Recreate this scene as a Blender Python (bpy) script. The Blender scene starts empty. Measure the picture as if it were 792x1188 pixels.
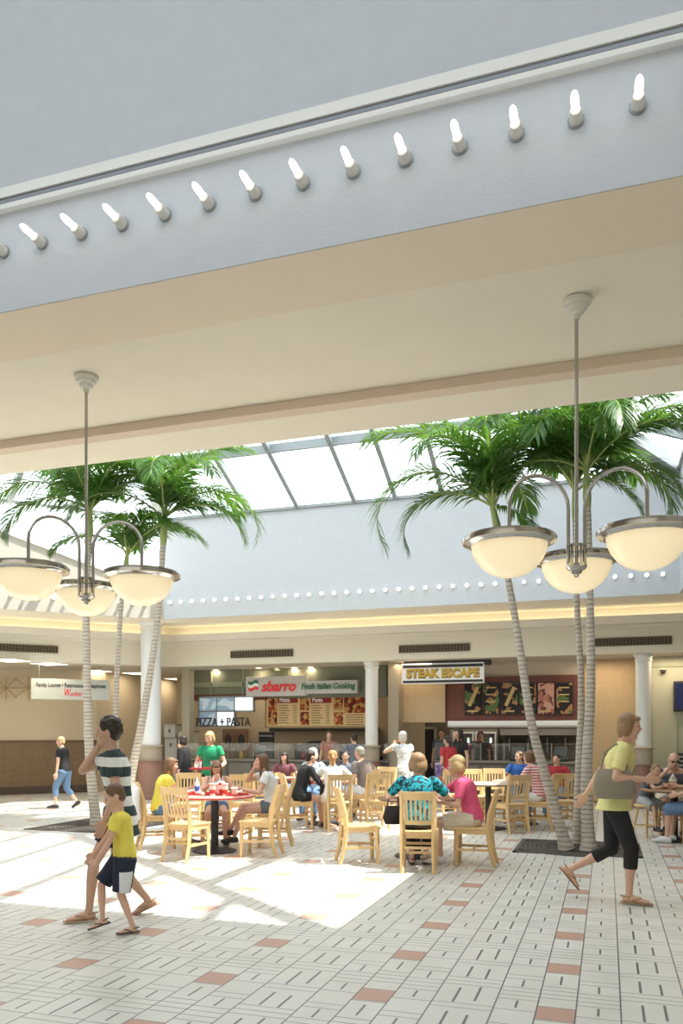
import bpy, math, random
from mathutils import Vector, Matrix, Quaternion
random.seed(7)
R = math.radians
SC = bpy.context.scene
COL = SC.collection
# ------------------------------------------------------------------ camera, world, sun, big lights, exposure
TH = R(18.3); CT, ST = math.cos(TH), math.sin(TH)
CAMH = 1.58; F = 931.0
cam = bpy.data.cameras.new('camera'); camo = bpy.data.objects.new('camera', cam); COL.objects.link(camo)
camo.location = (0, 0, CAMH); camo.rotation_euler = (R(90), 0, TH)
cam.sensor_fit = 'AUTO'; cam.sensor_width = 36; cam.lens = F/1188*36; cam.shift_y = (850-594)/1188; cam.clip_end = 200
SC.camera = camo
w = bpy.data.worlds.new('world'); SC.world = w; w.use_nodes = True
bg = w.node_tree.nodes['Background']; bg.inputs[0].default_value = (0.90, 0.96, 1.0, 1); bg.inputs[1].default_value = 5.0
def lamp(name, kind, loc, energy, color=(1, 1, 1), rot=(0, 0, 0), size=1, size_y=None, **kw):
    l = bpy.data.lights.new(name, kind); o = bpy.data.objects.new(name, l); COL.objects.link(o)
    o.location = loc; o.rotation_euler = rot; l.energy = energy; l.color = color
    if kind == 'AREA':
        l.size = size
        if size_y: l.shape = 'RECTANGLE'; l.size_y = size_y
    if kind in ('POINT', 'SPOT'): l.shadow_soft_size = size
    for k, v in kw.items(): setattr(l, k, v)
    return o
sun = lamp('sun', 'SUN', (5, 5, 30), 16.0, (1.0, 0.95, 0.86)); sun.data.angle = R(0.9)
sun.rotation_euler = Vector((0.51, 0.083, 1)).to_track_quat('Z', 'Y').to_euler()
p = lamp('skylight_portal', 'AREA', (-5.9, 11.4, 6.5), 1, rot=(0, 0, 0), size=14.5, size_y=9.8); p.data.cycles.is_portal = True
lamp('front_hall_skylight', 'AREA', (-3, -0.5, 7.9), 610, (0.80, 0.90, 1.0), size=12, size_y=6)
lamp('soffit_fill', 'AREA', (-4, -7.2, 1.9), 170, (1.0, 0.94, 0.84), rot=(R(112), 0, 0), size=16, size_y=3)  # unseen fill added behind the camera to brighten the soffit
lamp('seating_side_light', 'AREA', (-15.5, 10, 3.1), 60, (1.0, 0.85, 0.65), size=3, size_y=6)
SC.view_settings.view_transform = 'Standard'; SC.view_settings.look = 'None'
SC.view_settings.exposure = -0.6; SC.view_settings.gamma = 1.0; SC.view_settings.use_curve_mapping = False
SC.cycles.use_denoising = True
SC.cycles.max_bounces = 10; SC.cycles.diffuse_bounces = 5; SC.cycles.transparent_max_bounces = 12
SC.cycles.sample_clamp_indirect = 8; SC.cycles.caustics_reflective = False; SC.cycles.caustics_refractive = False

# ------------------------------------------------------------------ measuring helpers
def at(px, d):                       # floor position seen in column px at depth d
    xr = (px-396)/F
    return (d*(xr*CT-ST), d*(CT+xr*ST))
def onY(px, py, Y):                  # point of the wall plane y = Y
    xr = (px-396)/F; t = Y/(CT+xr*ST)
    return Vector((t*(xr*CT-ST), Y, CAMH+(850-py)*t/F))
def dep(py, z=0.0): return F*(CAMH-z)/(py-850)

# ------------------------------------------------------------------ materials
MATS = {}
def mat(name, col, rough=0.6, metal=0.0, emit=0.0, ecol=None, noise=0.0, nscale=20, bump=0.0, bscale=200, trans=0.0, spec=0.5, sss=0, coat=0):
    if name in MATS: return MATS[name]
    m = bpy.data.materials.new(name); m.use_nodes = True; nt = m.node_tree; b = nt.nodes['Principled BSDF']
    b.inputs['Base Color'].default_value = (*col, 1); b.inputs['Roughness'].default_value = rough; b.inputs['Metallic'].default_value = metal
    b.inputs['Specular IOR Level'].default_value = spec; b.inputs['Coat Weight'].default_value = coat
    if emit: b.inputs['Emission Color'].default_value = (*(ecol or col), 1); b.inputs['Emission Strength'].default_value = emit
    if trans: b.inputs['Transmission Weight'].default_value = trans
    if noise or bump:
        tc = nt.nodes.new('ShaderNodeTexCoord')
    if noise:
        n = nt.nodes.new('ShaderNodeTexNoise'); n.inputs['Scale'].default_value = nscale; n.inputs['Detail'].default_value = 4
        nt.links.new(tc.outputs['Object'], n.inputs['Vector'])
        mx = nt.nodes.new('ShaderNodeMix'); mx.data_type = 'RGBA'
        mx.inputs[6].default_value = (*[max(0, c*(1-noise)) for c in col], 1); mx.inputs[7].default_value = (*[min(1, c*(1+noise)) for c in col], 1)
        nt.links.new(n.outputs[0], mx.inputs[0]); nt.links.new(mx.outputs[2], b.inputs['Base Color'])
    if bump:
        n2 = nt.nodes.new('ShaderNodeTexNoise'); n2.inputs['Scale'].default_value = bscale
        nt.links.new(tc.outputs['Object'], n2.inputs['Vector'])
        bp = nt.nodes.new('ShaderNodeBump'); bp.inputs['Strength'].default_value = bump; bp.inputs['Distance'].default_value = 0.01
        nt.links.new(n2.outputs[0], bp.inputs['Height']); nt.links.new(bp.outputs[0], b.inputs['Normal'])
    MATS[name] = m; return m
class NG:                            # tiny node-math helper
    def __init__(s, m): s.nt = m.node_tree; s.tc = s.nt.nodes.new('ShaderNodeTexCoord'); s.sep = s.nt.nodes.new('ShaderNodeSeparateXYZ'); s.nt.links.new(s.tc.outputs['Object'], s.sep.inputs[0])
    def m(s, op, a, b=0.0):
        n = s.nt.nodes.new('ShaderNodeMath'); n.operation = op
        for i, v in enumerate((a, b)):
            if isinstance(v, (int, float)): n.inputs[i].default_value = v
            else: s.nt.links.new(v, n.inputs[i])
        return n.outputs[0]
    def between(s, v, a, b): return s.m('MULTIPLY', s.m('GREATER_THAN', v, a), s.m('LESS_THAN', v, b))
    def mod(s, v, off, p): return s.m('MULTIPLY', s.m('FRACT', s.m('DIVIDE', s.m('SUBTRACT', v, off), p)), p)
    def mix(s, f, a, b):
        n = s.nt.nodes.new('ShaderNodeMix'); n.data_type = 'RGBA'
        s.nt.links.new(f, n.inputs[0]) if not isinstance(f, (int, float)) else setattr(n.inputs[0], 'default_value', f)
        for i, v in ((6, a), (7, b)):
            if isinstance(v, tuple): n.inputs[i].default_value = (*v, 1)
            else: s.nt.links.new(v, n.inputs[i])
        return n.outputs[2]
    def noise(s, sc, detail=3, vec=None):
        n = s.nt.nodes.new('ShaderNodeTexNoise'); n.inputs['Scale'].default_value = sc; n.inputs['Detail'].default_value = detail
        s.nt.links.new(vec or s.tc.outputs['Object'], n.inputs['Vector']); return n.outputs[0]
    def base(s, c): s.nt.links.new(c, s.nt.nodes['Principled BSDF'].inputs['Base Color'])
def floor_mat():
    m = mat('floor_tile', (0.72, 0.70, 0.64), 0.32); g = NG(m)
    P, Q = 1.056, 0.915
    u = g.mod(g.sep.outputs[0], -0.3825, P); v = g.mod(g.sep.outputs[1], 4.54, Q)
    orr = lambda a, b: g.m('MAXIMUM', a, b)
    inR = g.between(u, 0, .215); inS1 = g.between(u, .215, .4575); inW = g.between(u, .4575, .8175); inS2 = g.between(u, .8175, P)
    def rng(v, xs, w): 
        o = None
        for x in xs:
            t = g.between(v, x-w/2, x+w/2); o = t if o is None else orr(o, t)
        return o
    long_ = rng(u, (.215, .4575, .8175), .009); long_ = orr(long_, orr(g.m('LESS_THAN', u, .0045), g.m('GREATER_THAN', u, P-.0045)))
    hR = g.m('MULTIPLY', inR, rng(v, (.004, .22, .38, .455, .53, .605, .905), .009))
    hS = g.m('MULTIPLY', orr(inS1, inS2), rng(v, (.11, .30, .375, .45, .525, .71, .79), .008))
    hW = g.m('MULTIPLY', inW, rng(v, (.05, .125, .48, .555, .63), .008))
    sl = g.m('MULTIPLY', rng(u, (.107,), .014), g.between(v, .66, .84))
    sl = orr(sl, g.m('MULTIPLY', rng(u, (.336, .938), .014), orr(g.between(v, .15, .28), g.between(v, .55, .69))))
    sl = orr(sl, g.m('MULTIPLY', rng(u, (.5775, ), .016), orr(g.between(v, .14, .42), g.between(v, .65, .89))))
    sl = orr(sl, g.m('MULTIPLY', rng(u, (.6975, ), .016), orr(g.between(v, .19, .46), g.between(v, .64, .86))))
    red = g.m('MULTIPLY', inR, g.m('LESS_THAN', v, .22))
    redw = g.m('MULTIPLY', red, 1.0)
    n1 = g.noise(3.0, 4); n2 = g.noise(60, 3)
    white = g.mix(n1, (0.60, 0.585, 0.535), (0.78, 0.765, 0.71)); rd = g.mix(n2, (0.44, 0.24, 0.18), (0.62, 0.38, 0.29))
    c = g.mix(redw, white, rd)
    c = g.mix(orr(hR, orr(hS, hW)), c, (0.22, 0.21, 0.20))
    c = g.mix(orr(long_, sl), c, (0.13, 0.13, 0.135))
    g.base(c); 
    rr = g.m('ADD', g.m('MULTIPLY', n1, .12), .28); m.node_tree.links.new(rr, m.node_tree.nodes['Principled BSDF'].inputs['Roughness'])
    return m
def wood_mat(name, a, b):
    m = mat(name, a, 0.38); g = NG(m)
    mp = m.node_tree.nodes.new('ShaderNodeMapping'); mp.inputs['Scale'].default_value = (30, 30, 3); m.node_tree.links.new(g.tc.outputs['Object'], mp.inputs[0])
    g.base(g.mix(g.noise(2.5, 5, mp.outputs[0]), a, b)); return m
def stripes(name, a, b, period, frac, off=0.0, axis=2, wob=0.01, c3=None):
    m = mat(name, a, 0.85); g = NG(m)
    z = g.m('ADD', g.sep.outputs[axis], g.m('MULTIPLY', g.noise(6), wob)); v = g.mod(z, off, period)
    g.base(g.mix(g.m('LESS_THAN', v, period*frac), a, b)); return m
def blotch(name, a, b, scale, thr=0.5, c3=None, vor=False):
    m = mat(name, a, 0.8); g = NG(m)
    if vor:
        n = m.node_tree.nodes.new('ShaderNodeTexVoronoi'); n.inputs['Scale'].default_value = scale; m.node_tree.links.new(g.tc.outputs['Object'], n.inputs['Vector']); v = n.outputs[0]
    else: v = g.noise(scale, 2)
    c = g.mix(g.m('GREATER_THAN', v, thr), a, b)
    if c3: c = g.mix(g.m('GREATER_THAN', g.noise(scale*.7, 2), .56), c, c3)
    g.base(c); return m
def tile_mat(name, a, b, sx, sz, grout=(0.2, 0.18, 0.14)):
    m = mat(name, a, 0.45); g = NG(m)
    x = g.mod(g.m('ADD', g.sep.outputs[0], g.sep.outputs[1]), 0, sx); z = g.mod(g.sep.outputs[2], 0, sz)
    j = g.m('MAXIMUM', g.m('LESS_THAN', x, .006), g.m('LESS_THAN', z, .006))
    g.base(g.mix(j, g.mix(g.noise(7, 5), a, b), grout)); return m
def glass_mat(name, tint=(1, 1, 1), refl=0.12):
    m = bpy.data.materials.new(name); m.use_nodes = True; nt = m.node_tree; nt.nodes.clear()
    o = nt.nodes.new('ShaderNodeOutputMaterial'); t = nt.nodes.new('ShaderNodeBsdfTransparent'); t.inputs[0].default_value = (*tint, 1)
    gl = nt.nodes.new('ShaderNodeBsdfGlossy'); gl.inputs['Roughness'].default_value = .05; mx = nt.nodes.new('ShaderNodeMixShader'); mx.inputs[0].default_value = refl
    nt.links.new(t.outputs[0], mx.inputs[1]); nt.links.new(gl.outputs[0], mx.inputs[2]); nt.links.new(mx.outputs[0], o.inputs[0]); MATS[name] = m; return m

# ------------------------------------------------------------------ mesh helpers
class MB:
    def __init__(s): s.v = []; s.f = []; s.mi = []; s.cur = 0
    def m(s, i): s.cur = i; return s
    def add(s, vs, fs):
        o = len(s.v); s.v += [tuple(v) for v in vs]; s.f += [tuple(i+o for i in f) for f in fs]; s.mi += [s.cur]*len(fs); return s
    def box(s, x0, y0, z0, x1, y1, z1):
        return s.add([(x0,y0,z0),(x1,y0,z0),(x1,y1,z0),(x0,y1,z0),(x0,y0,z1),(x1,y0,z1),(x1,y1,z1),(x0,y1,z1)],
                     [(0,3,2,1),(4,5,6,7),(0,1,5,4),(1,2,6,5),(2,3,7,6),(3,0,4,7)])
    def cbox(s, c, d, rot=None, bev=0.0):      # centred box, optional rotation matrix, bevel ring
        hx, hy, hz = d[0]/2, d[1]/2, d[2]/2
        vs = [Vector((sx*hx, sy*hy, sz*hz)) for sz in (-1, 1) for sx, sy in ((-1,-1),(1,-1),(1,1),(-1,1))]
        if rot is not None: vs = [rot @ v for v in vs]
        c = Vector(c); vs = [v+c for v in vs]
        return s.add(vs, [(0,3,2,1),(4,5,6,7),(0,1,5,4),(1,2,6,5),(2,3,7,6),(3,0,4,7)])
    def bar(s, a, b, wx, wz, up=(0, 0, 1)):    # square bar from a to b
        a, b = Vector(a), Vector(b); d = (b-a).normalized(); up = Vector(up)
        r = d.cross(up)
        if r.length < 1e-4: r = Vector((1, 0, 0))
        r.normalize(); n = r.cross(d)
        vs = [p + r*sx*wx/2 + n*sz*wz/2 for p in (a, b) for sx, sz in ((-1,-1),(1,-1),(1,1),(-1,1))]
        return s.add(vs, [(0,3,2,1),(4,5,6,7),(0,1,5,4),(1,2,6,5),(2,3,7,6),(3,0,4,7)])
    def loft(s, secs, n=12, cap=True):         # secs: (centre, half-axis-a, half-axis-b)
        vs = []; k = len(secs)
        for c, a, b in secs:
            c, a, b = Vector(c), Vector(a), Vector(b)
            vs += [c + a*math.cos(2*math.pi*i/n) + b*math.sin(2*math.pi*i/n) for i in range(n)]
        fs = [(j*n+i, j*n+(i+1) % n, (j+1)*n+(i+1) % n, (j+1)*n+i) for j in range(k-1) for i in range(n)]
        if cap: fs += [tuple(reversed(range(n))), tuple(range((k-1)*n, k*n))]
        return s.add(vs, fs)
    def tube(s, pts, rad, n=10, cap=True):
        pts = [Vector(p) for p in pts]; k = len(pts); rad = rad if isinstance(rad, (list, tuple)) else [rad]*k
        ref = None; secs = []
        for i, p in enumerate(pts):
            t = (pts[min(i+1, k-1)] - pts[max(i-1, 0)]).normalized()
            if ref is None:
                ref = t.orthogonal().normalized()
            ref = (ref - t*ref.dot(t)).normalized(); b = t.cross(ref)
            secs.append((p, ref*rad[i], b*rad[i]))
        return s.loft(secs, n, cap)
    def lathe(s, prof, c=(0, 0, 0), n=24):     # prof: (r, z) bottom to top
        return s.loft([((c[0], c[1], c[2]+z), (max(r, 1e-4), 0, 0), (0, max(r, 1e-4), 0)) for r, z in prof], n)
    def ell(s, c, a, b, u, n=12, k=8):         # ellipsoid with three half-axis vectors
        c, a, b, u = map(Vector, (c, a, b, u)); secs = []
        for j in range(k+1):
            t = -math.pi/2 + math.pi*j/k; q = max(math.cos(t), 0.02)
            secs.append((c+u*math.sin(t), a*q, b*q))
        return s.loft(secs, n)
    def sph(s, c, r, n=10, k=6): return s.ell(c, (r, 0, 0), (0, r, 0), (0, 0, r), n, k)
    def chain(s, pts, n=10):                   # [(p, r)...] capsules
        for p, r in pts: s.sph(p, r)
        for (p, r), (q, t) in zip(pts, pts[1:]):
            if (Vector(q)-Vector(p)).length > 1e-4: s.tube([p, q], [r, t], n)
        return s
    def build(s, name, mats, parent=None, smooth=False, bevel=0.0):
        me = bpy.data.meshes.new(name); me.from_pydata(s.v, [], s.f)
        if not isinstance(mats, (list, tuple)): mats = [mats]
        for m in mats: me.materials.append(m)
        if len(mats) > 1: me.polygons.foreach_set('material_index', s.mi)
        if smooth: me.polygons.foreach_set('use_smooth', [True]*len(me.polygons))
        me.update(); o = bpy.data.objects.new(name, me); COL.objects.link(o)
        if parent: o.parent = parent
        if bevel:
            b = o.modifiers.new('bevel', 'BEVEL'); b.width = bevel; b.segments = 2; b.limit_method = 'ANGLE'
        if smooth:
            try: me.set_sharp_from_angle(angle=R(40))
            except Exception: pass
        return o
def empty(name, loc=(0, 0, 0), rz=0.0):
    o = bpy.data.objects.new(name, None); COL.objects.link(o); o.location = loc; o.rotation_euler = (0, 0, rz); o.empty_display_size = .1; return o
def tag(o, label, cat, group=None, kind=None):
    o['label'] = label; o['category'] = cat
    if group: o['group'] = group
    if kind: o['kind'] = kind
    return o
def struct(o): o['kind'] = 'structure'; return o
def copy_tree(o, parent=None):
    c = o.copy(); COL.objects.link(c); c.parent = parent
    for ch in list(o.children): copy_tree(ch, c)
    return c
def text(name, body, loc, size, m, parent=None, rz=0.0, shear=0.0, ext=0.006, align='LEFT', bold=0.0, sx=1.0):
    cu = bpy.data.curves.new(name, 'FONT'); cu.body = body; cu.size = size; cu.shear = shear; cu.extrude = ext; cu.align_x = align; cu.offset = bold; cu.resolution_u = 3
    t = bpy.data.objects.new(name+'_curve', cu); COL.objects.link(t)
    dg = bpy.context.evaluated_depsgraph_get(); me = bpy.data.meshes.new_from_object(t.evaluated_get(dg)); bpy.data.objects.remove(t)
    me.materials.clear(); me.materials.append(m)
    o = bpy.data.objects.new(name, me); COL.objects.link(o); o.location = loc; o.rotation_euler = (R(90), 0, rz); o.scale = (sx, 1, 1)
    if parent: o.parent = parent
    return o
PEND = []                                      # remeshed figures, finished together at the end
def remesh(mb, name, mats, parent, vox, color=None, it=3):
    o = mb.build(name, mats, parent)
    r = o.modifiers.new('r', 'REMESH'); r.mode = 'VOXEL'; r.voxel_size = vox; r.use_smooth_shade = True
    s = o.modifiers.new('s', 'SMOOTH'); s.factor = .5; s.iterations = it
    PEND.append((o, list(mats) if isinstance(mats, (list, tuple)) else [mats], color)); return o
def finish_remesh():
    dg = bpy.context.evaluated_depsgraph_get()
    new = [bpy.data.meshes.new_from_object(o.evaluated_get(dg)) for o, _, _ in PEND]
    for (o, ms, color), me in zip(PEND, new):
        o.modifiers.clear(); o.data = me; me.materials.clear()
        for m in ms: me.materials.append(m)
        me.polygons.foreach_set('use_smooth', [True]*len(me.polygons))
        idx = [color(pl.center) if color else 0 for pl in me.polygons]
        me.polygons.foreach_set('material_index', idx); me.update()
# ------------------------------------------------------------------ shared materials
M_floor = floor_mat()
M_grey = mat('cool_grey_stucco', (0.57, 0.60, 0.64), 0.9, noise=.05, nscale=8, bump=.35, bscale=90)
M_beige = mat('beige_plaster', (0.89, 0.815, 0.68), 0.9, noise=.03, nscale=4, bump=.1, bscale=120)
M_band = mat('tan_band', (0.76, 0.62, 0.49), 0.9)
M_stucco_tan = mat('tan_stucco', (0.88, 0.76, 0.61), 0.9, bump=.3, bscale=90)
M_fascia = mat('cream_fascia', (0.78, 0.73, 0.62), 0.85)
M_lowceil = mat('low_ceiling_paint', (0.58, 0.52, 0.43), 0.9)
M_white = mat('white_paint', (0.82, 0.82, 0.79), 0.5)
M_mull = mat('mullion_metal', (0.30, 0.33, 0.34), 0.45, metal=.4)
M_dark = mat('dark_frame', (0.035, 0.035, 0.04), 0.5)
M_glass = glass_mat('skylight_glass', (0.98, 1, 1), .04)
M_sneeze = glass_mat('counter_glass', (0.82, 0.88, 0.86), .10)
M_chrome = mat('brushed_nickel', (0.50, 0.49, 0.47), 0.13, metal=1.0)
M_bowl = mat('alabaster_glass', (0.90, 0.80, 0.60), 0.35, emit=.85, ecol=(1.0, .80, .47), noise=.06, nscale=6, coat=.3)
M_bulb = mat('lit_bulb', (1, 1, 1), .4, emit=9, ecol=(1, .97, .9))
M_bulb_far = mat('lit_bulb_far', (1, 1, 1), .4, emit=1.6, ecol=(1, .97, .9))
M_cream = mat('cream_metal', (0.78, 0.75, 0.68), .5)
M_wood = wood_mat('blond_wood', (0.66, 0.43, 0.19), (0.78, 0.56, 0.29))
M_wood_d = wood_mat('walnut_top', (0.20, 0.10, 0.05), (0.30, 0.16, 0.08))
M_black = mat('black_metal', (0.02, 0.02, 0.022), .45)
M_red = mat('red_laminate', (0.50, 0.05, 0.05), .35)
M_vent = mat('vent_grille', (0.22, 0.17, 0.12), .6); M_ventd = mat('vent_gap', (0.05, 0.04, 0.03), .8)
M_panel = mat('lit_ceiling_panel', (1, 1, 1), .5, emit=5, ecol=(1, .84, .58))
M_panel_small = mat('lit_downlight', (1, 1, 1), .5, emit=8, ecol=(1, .86, .62))

# ------------------------------------------------------------------ the structure
SOF, EAVE, LOWC = 4.19, 6.475, 3.23
struct(MB().box(-26, -8, -.2, 8, 27, 0).build('floor', M_floor))
def wallpoly(name, pts, z0, z1, th, m):        # wall along pts (x, y), thickness to the left-hand side
    mb = MB()
    for (a, b) in zip(pts, pts[1:]):
        a, b = Vector((*a, 0)), Vector((*b, 0)); d = (b-a).normalized(); n = Vector((-d.y, d.x, 0))*th
        vs = [a, b, b+n, a+n]; vs = [v+Vector((0, 0, z0)) for v in vs]+[v+Vector((0, 0, z1)) for v in vs]
        mb.add(vs, [(0,3,2,1),(4,5,6,7),(0,1,5,4),(1,2,6,5),(2,3,7,6),(3,0,4,7)])
    return struct(mb.build(name, m))
wallpoly('wall_left', [(-25, 14), (-25, -8)][::-1], 0, 8, .2, M_beige)
wallpoly('wall_right', [(7.8, -8), (7.8, 26.5)], 0, 8, -.2, M_beige)
wallpoly('wall_front', [(-25, -7.8), (7.8, -7.8)], 0, 8, -.2, M_beige)
wallpoly('wall_far', [(-25, 26.3), (7.8, 26.3)], 0, 4.2, .2, M_beige)
struct(MB().box(-25, -8, 8, 8, 4.27, 8.2).build('ceiling', M_white))
# bulkhead bridge: wall facing the camera with the bulbs, soffit below
mb = MB().box(-25, 4.07, SOF, 8, 4.27, 8.0); wb = struct(mb.build('wall_bulkhead', M_grey))
mb = MB()
mb.box(-25, 4.27, SOF, 8, 5.98, SOF+.1)
struct(mb.build('ceiling_soffit', M_beige))
struct(MB().box(-25, 4.075, SOF-.004, 8, 4.62, SOF+.05).build('trim_1', M_stucco_tan))
struct(MB().box(-25, 5.85, SOF-.075, 8, 5.98, SOF-.001).build('trim_2', M_band))
struct(MB().box(-25, 5.98, SOF-.075, 8, 6.45, SOF+.1).build('ceiling_soffit_edge', M_beige))
# reglet trim above the bulbs
mb = MB(); mb.box(-16, 4.035, 4.875, 8, 4.072, 4.935); mb.box(-16, 4.03, 4.80, 8, 4.072, 4.83)
struct(mb.build('trim_3', M_white)); struct(MB().box(-16, 4.045, 4.845, 8, 4.072, 4.868).build('trim_4', mat('reglet_metal', (.20, .21, .23), .4, metal=.6)))
# atrium walls
A0, A1, A2, A3 = (1.29, 6.45), (1.29, 16.27), (-9.69, 16.27), (-13.2, 12.76)
A4 = (-13.2, 6.45)
wallpoly('wall_atrium_right', [A0, A1], SOF, EAVE, -.2, M_grey)
wallpoly('wall_atrium_back', [(1.49, 16.27), A2], SOF, EAVE, -.2, M_grey)
wallpoly('wall_atrium_near', [(-13.4, 6.25), (1.49, 6.25)], SOF, EAVE, .2, M_grey)
wallpoly('wall_atrium_left', [A3, A4], SOF, EAVE, -.2, M_grey)
# chamfer wall; slanted glazing above is added in place of a sunlit patch
M_cham = mat('warm_grey_plaster', (0.50, 0.465, 0.40), .9)
a, b = Vector((*A2, 0)), Vector((*A3, 0)); dd = (b-a).normalized(); nn = Vector((-1, 1, 0)).normalized()
L = (b-a).length
zb = [4.80, 6.30]
def quadprism(pts, off): 
    n = len(pts); return [Vector(p) for p in pts]+[Vector(p)+off for p in pts]
vs = quadprism([(a.x, a.y, SOF), (b.x, b.y, SOF), (b.x, b.y, zb[1]), (a.x, a.y, zb[0])], nn*.2)
struct(MB().add(vs, [(0,1,2,3),(7,6,5,4),(0,4,5,1),(1,5,6,2),(2,6,7,3),(3,7,4,0)]).build('wall_atrium_chamfer', M_cham))
patch_glz = struct(MB().bar((a.x, a.y, zb[0]), (b.x, b.y, zb[1]), .08, .05).build('sun_patch_glazing', M_white))
MB().add([(a.x, a.y, zb[0])+nn*0 if False else Vector((a.x, a.y, zb[0])), Vector((b.x, b.y, zb[1])), Vector((b.x, b.y, EAVE)), Vector((a.x, a.y, EAVE))], [(0,1,2,3)]).build('pane', M_glass, patch_glz)
# skylight roof
sl = .435; RZ = EAVE+sl*4.91; RY = 11.36
RA, RB = Vector((1.29-4.91, RY, RZ)), Vector((-8.29, RY, RZ))
E = lambda x, y: Vector((x, y, EAVE))
sky = MB()
sky.add([E(*A1), E(*A2), RB, RA], [(0,1,2,3)]); sky.add([E(*A0), E(*A1), RA], [(0,1,2)]); sky.add([E(*A2), E(*A3), RB], [(0,1,2)])
sky.add([E(*A3), E(*A4), RB], [(0,1,2)]); sky.add([E(*A4), E(*A0), RA, RB], [(0,1,2,3)])
struct(sky.build('window_2', M_glass))
roof = MB()
for q in (A1, A2, A3, A0, A4):
    e = E(*q); t = RA if q[0] > 0 else RB; roof.bar(e, t, .30 if q == A1 else .2, .22)
roof.bar(RA, RB, .2, .2)
zs = lambda y: EAVE+sl*(16.27-y)
for x in (-8.6, -7.54, -6.37, -5.07, -4.18, -3.2, -2.1, -1.0, 0.15):
    y1 = RY if RB.x < x < RA.x else (16.27-(1.29-x) if x > RA.x else 16.27-4.91*(1-(RB.x-x)/(RB.x+9.69)) )
    roof.bar((x, 16.27, EAVE+.03), (x, y1, zs(y1)+.03), .09, .16)
    y0 = 6.45; yy = RY if RB.x < x < RA.x else 6.45+(1.29-x) if x > RA.x else RY
    roof.bar((x, y0, EAVE+.03), (x, yy, EAVE+.03+sl*(yy-y0)), .09, .16)
py = 14.66
for yp in (14.66, 13.0):
    f = (16.27-yp)/4.91
    roof.bar((-9.69+f*1.4, yp, zs(yp)+.03), (1.29-4.91*f, yp, zs(yp)+.03), .08, .16)
    # left slopes
    P3 = E(*A3).lerp(RB, f); P2 = E(*A2).lerp(RB, f); roof.bar(P2, P3, .14, .12); roof.bar(P3, E(*A4).lerp(RB, f), .14, .12)
    roof.bar(E(*A1).lerp(RA, f), E(*A0).lerp(RA, f), .14, .2)
for k in (1, 2, 3): roof.bar(E(*A1).lerp(E(*A0), k/5), RA.lerp(E(*A1).lerp(E(*A0), k/5), .0) if k == 3 else E(*A1).lerp(RA, .0+k*.35), .10, .2)
for k in (1, 2): roof.bar(E(*A2).lerp(E(*A3), k/3), RB, .1, .14)
for pa, pb in ((A1, A2), (A2, A3), (A3, A4), (A4, A0), (A0, A1)): roof.bar(E(*pa), E(*pb), .10, .06)
struct(roof.build('trim_5', M_mull))
# soffit ring outside the atrium
struct(MB().add([Vector((x, y, z)) for z in (SOF-.003, SOF+.1) for x, y in ((1.49, 16.27), (-9.69, 16.27), (-13.2, 12.76), (-13.2, 6.45), (-25, 6.45), (-25, 20), (8, 20), (8, 6.45), (1.49, 6.45))],
  [tuple(range(8, -1, -1)), tuple(range(9, 18))]).build('ceiling_ring', M_beige))
# fascia with cove ledge
FP = [(2.72, 6.45), (2.72, 17.7), (-10.28, 17.7), (-14.63, 13.35), (-14.63, 6.45)]
wallpoly('wall_fascia', FP[1:4], LOWC, SOF, -.2, M_fascia)
wallpoly('wall_fascia_right', FP[:2], LOWC, SOF, -.2, M_fascia); wallpoly('wall_fascia_left', FP[3:], LOWC, SOF, -.2, M_fascia)
def offs(o):
    k = o*math.tan(R(22.5)); return [(2.72-o, 6.45), (2.72-o, 17.7-o), (-10.28+k, 17.7-o), (-14.63+o, 13.35-k), (-14.63+o, 6.45)]
wallpoly('trim_6', offs(.22), 3.82, 3.87, -.22, M_cream); wallpoly('trim_7', offs(.24), 3.82, 3.99, -.03, M_cream); wallpoly('trim_8', offs(.04), 3.76, 3.82, -.04, M_cream)
ln = lambda i, o: (Vector((*offs(o)[i], 0)), Vector((*offs(o)[i+1], 0)))
for i, en in ((1, 26), (2, 12)):
    a, b = ln(i, .13); mid = (a+b)/2; d = b-a
    l = lamp('cove_light', 'AREA', (mid.x, mid.y, 3.90), en, (1, .86, .58), size=d.length-.3, size_y=.06)
    n = Vector((d.y, -d.x, 0)).normalized(); X = d.normalized(); Z = -(n*.75+Vector((0, 0, .66))).normalized(); Y = Z.cross(X)
    l.rotation_euler = Matrix((X, Y, Z)).transposed().to_euler()
# low ceiling beyond the fascia
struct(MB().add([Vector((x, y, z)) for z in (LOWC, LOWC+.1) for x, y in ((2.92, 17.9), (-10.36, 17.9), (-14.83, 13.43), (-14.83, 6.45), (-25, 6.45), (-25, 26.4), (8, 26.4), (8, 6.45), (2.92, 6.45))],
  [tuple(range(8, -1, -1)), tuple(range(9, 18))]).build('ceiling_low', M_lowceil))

# ------------------------------------------------------------------ columns
M_ped = tile_mat('column_base_tile', (.30, .155, .12), (.36, .2, .15), .15, .15)
M_pedcap = mat('column_cap_stone', (0.42, 0.36, 0.28), .6)
def column(px, Y, z1, r, label, hi=1.27, lo=.92, m=M_white):
    x = onY(px, 850, Y).x; t = empty('column', (x, Y, 0)); tag(t, label, 'column', 'round columns of the food court')
    MB().lathe([(r, hi), (r, z1-.16), (r+.02, z1-.15), (r+.02, z1-.11), (r, z1-.1), (r+.05, z1-.03), (r+.05, z1-.001)], n=32).build('shaft', m, t, True)
    MB().lathe([(r+.03, lo), (r+.03, hi-.03), (r+.06, hi-.03), (r+.06, hi), (r+.02, hi+.02)], n=32).build('collar', M_pedcap, t, True)
    MB().lathe([(r+.08, 0), (r+.08, .08), (r+.06, .1), (r+.06, lo-.03), (r+.09, lo-.02), (r+.09, lo)], n=32).build('base', M_ped, t, True)
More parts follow.
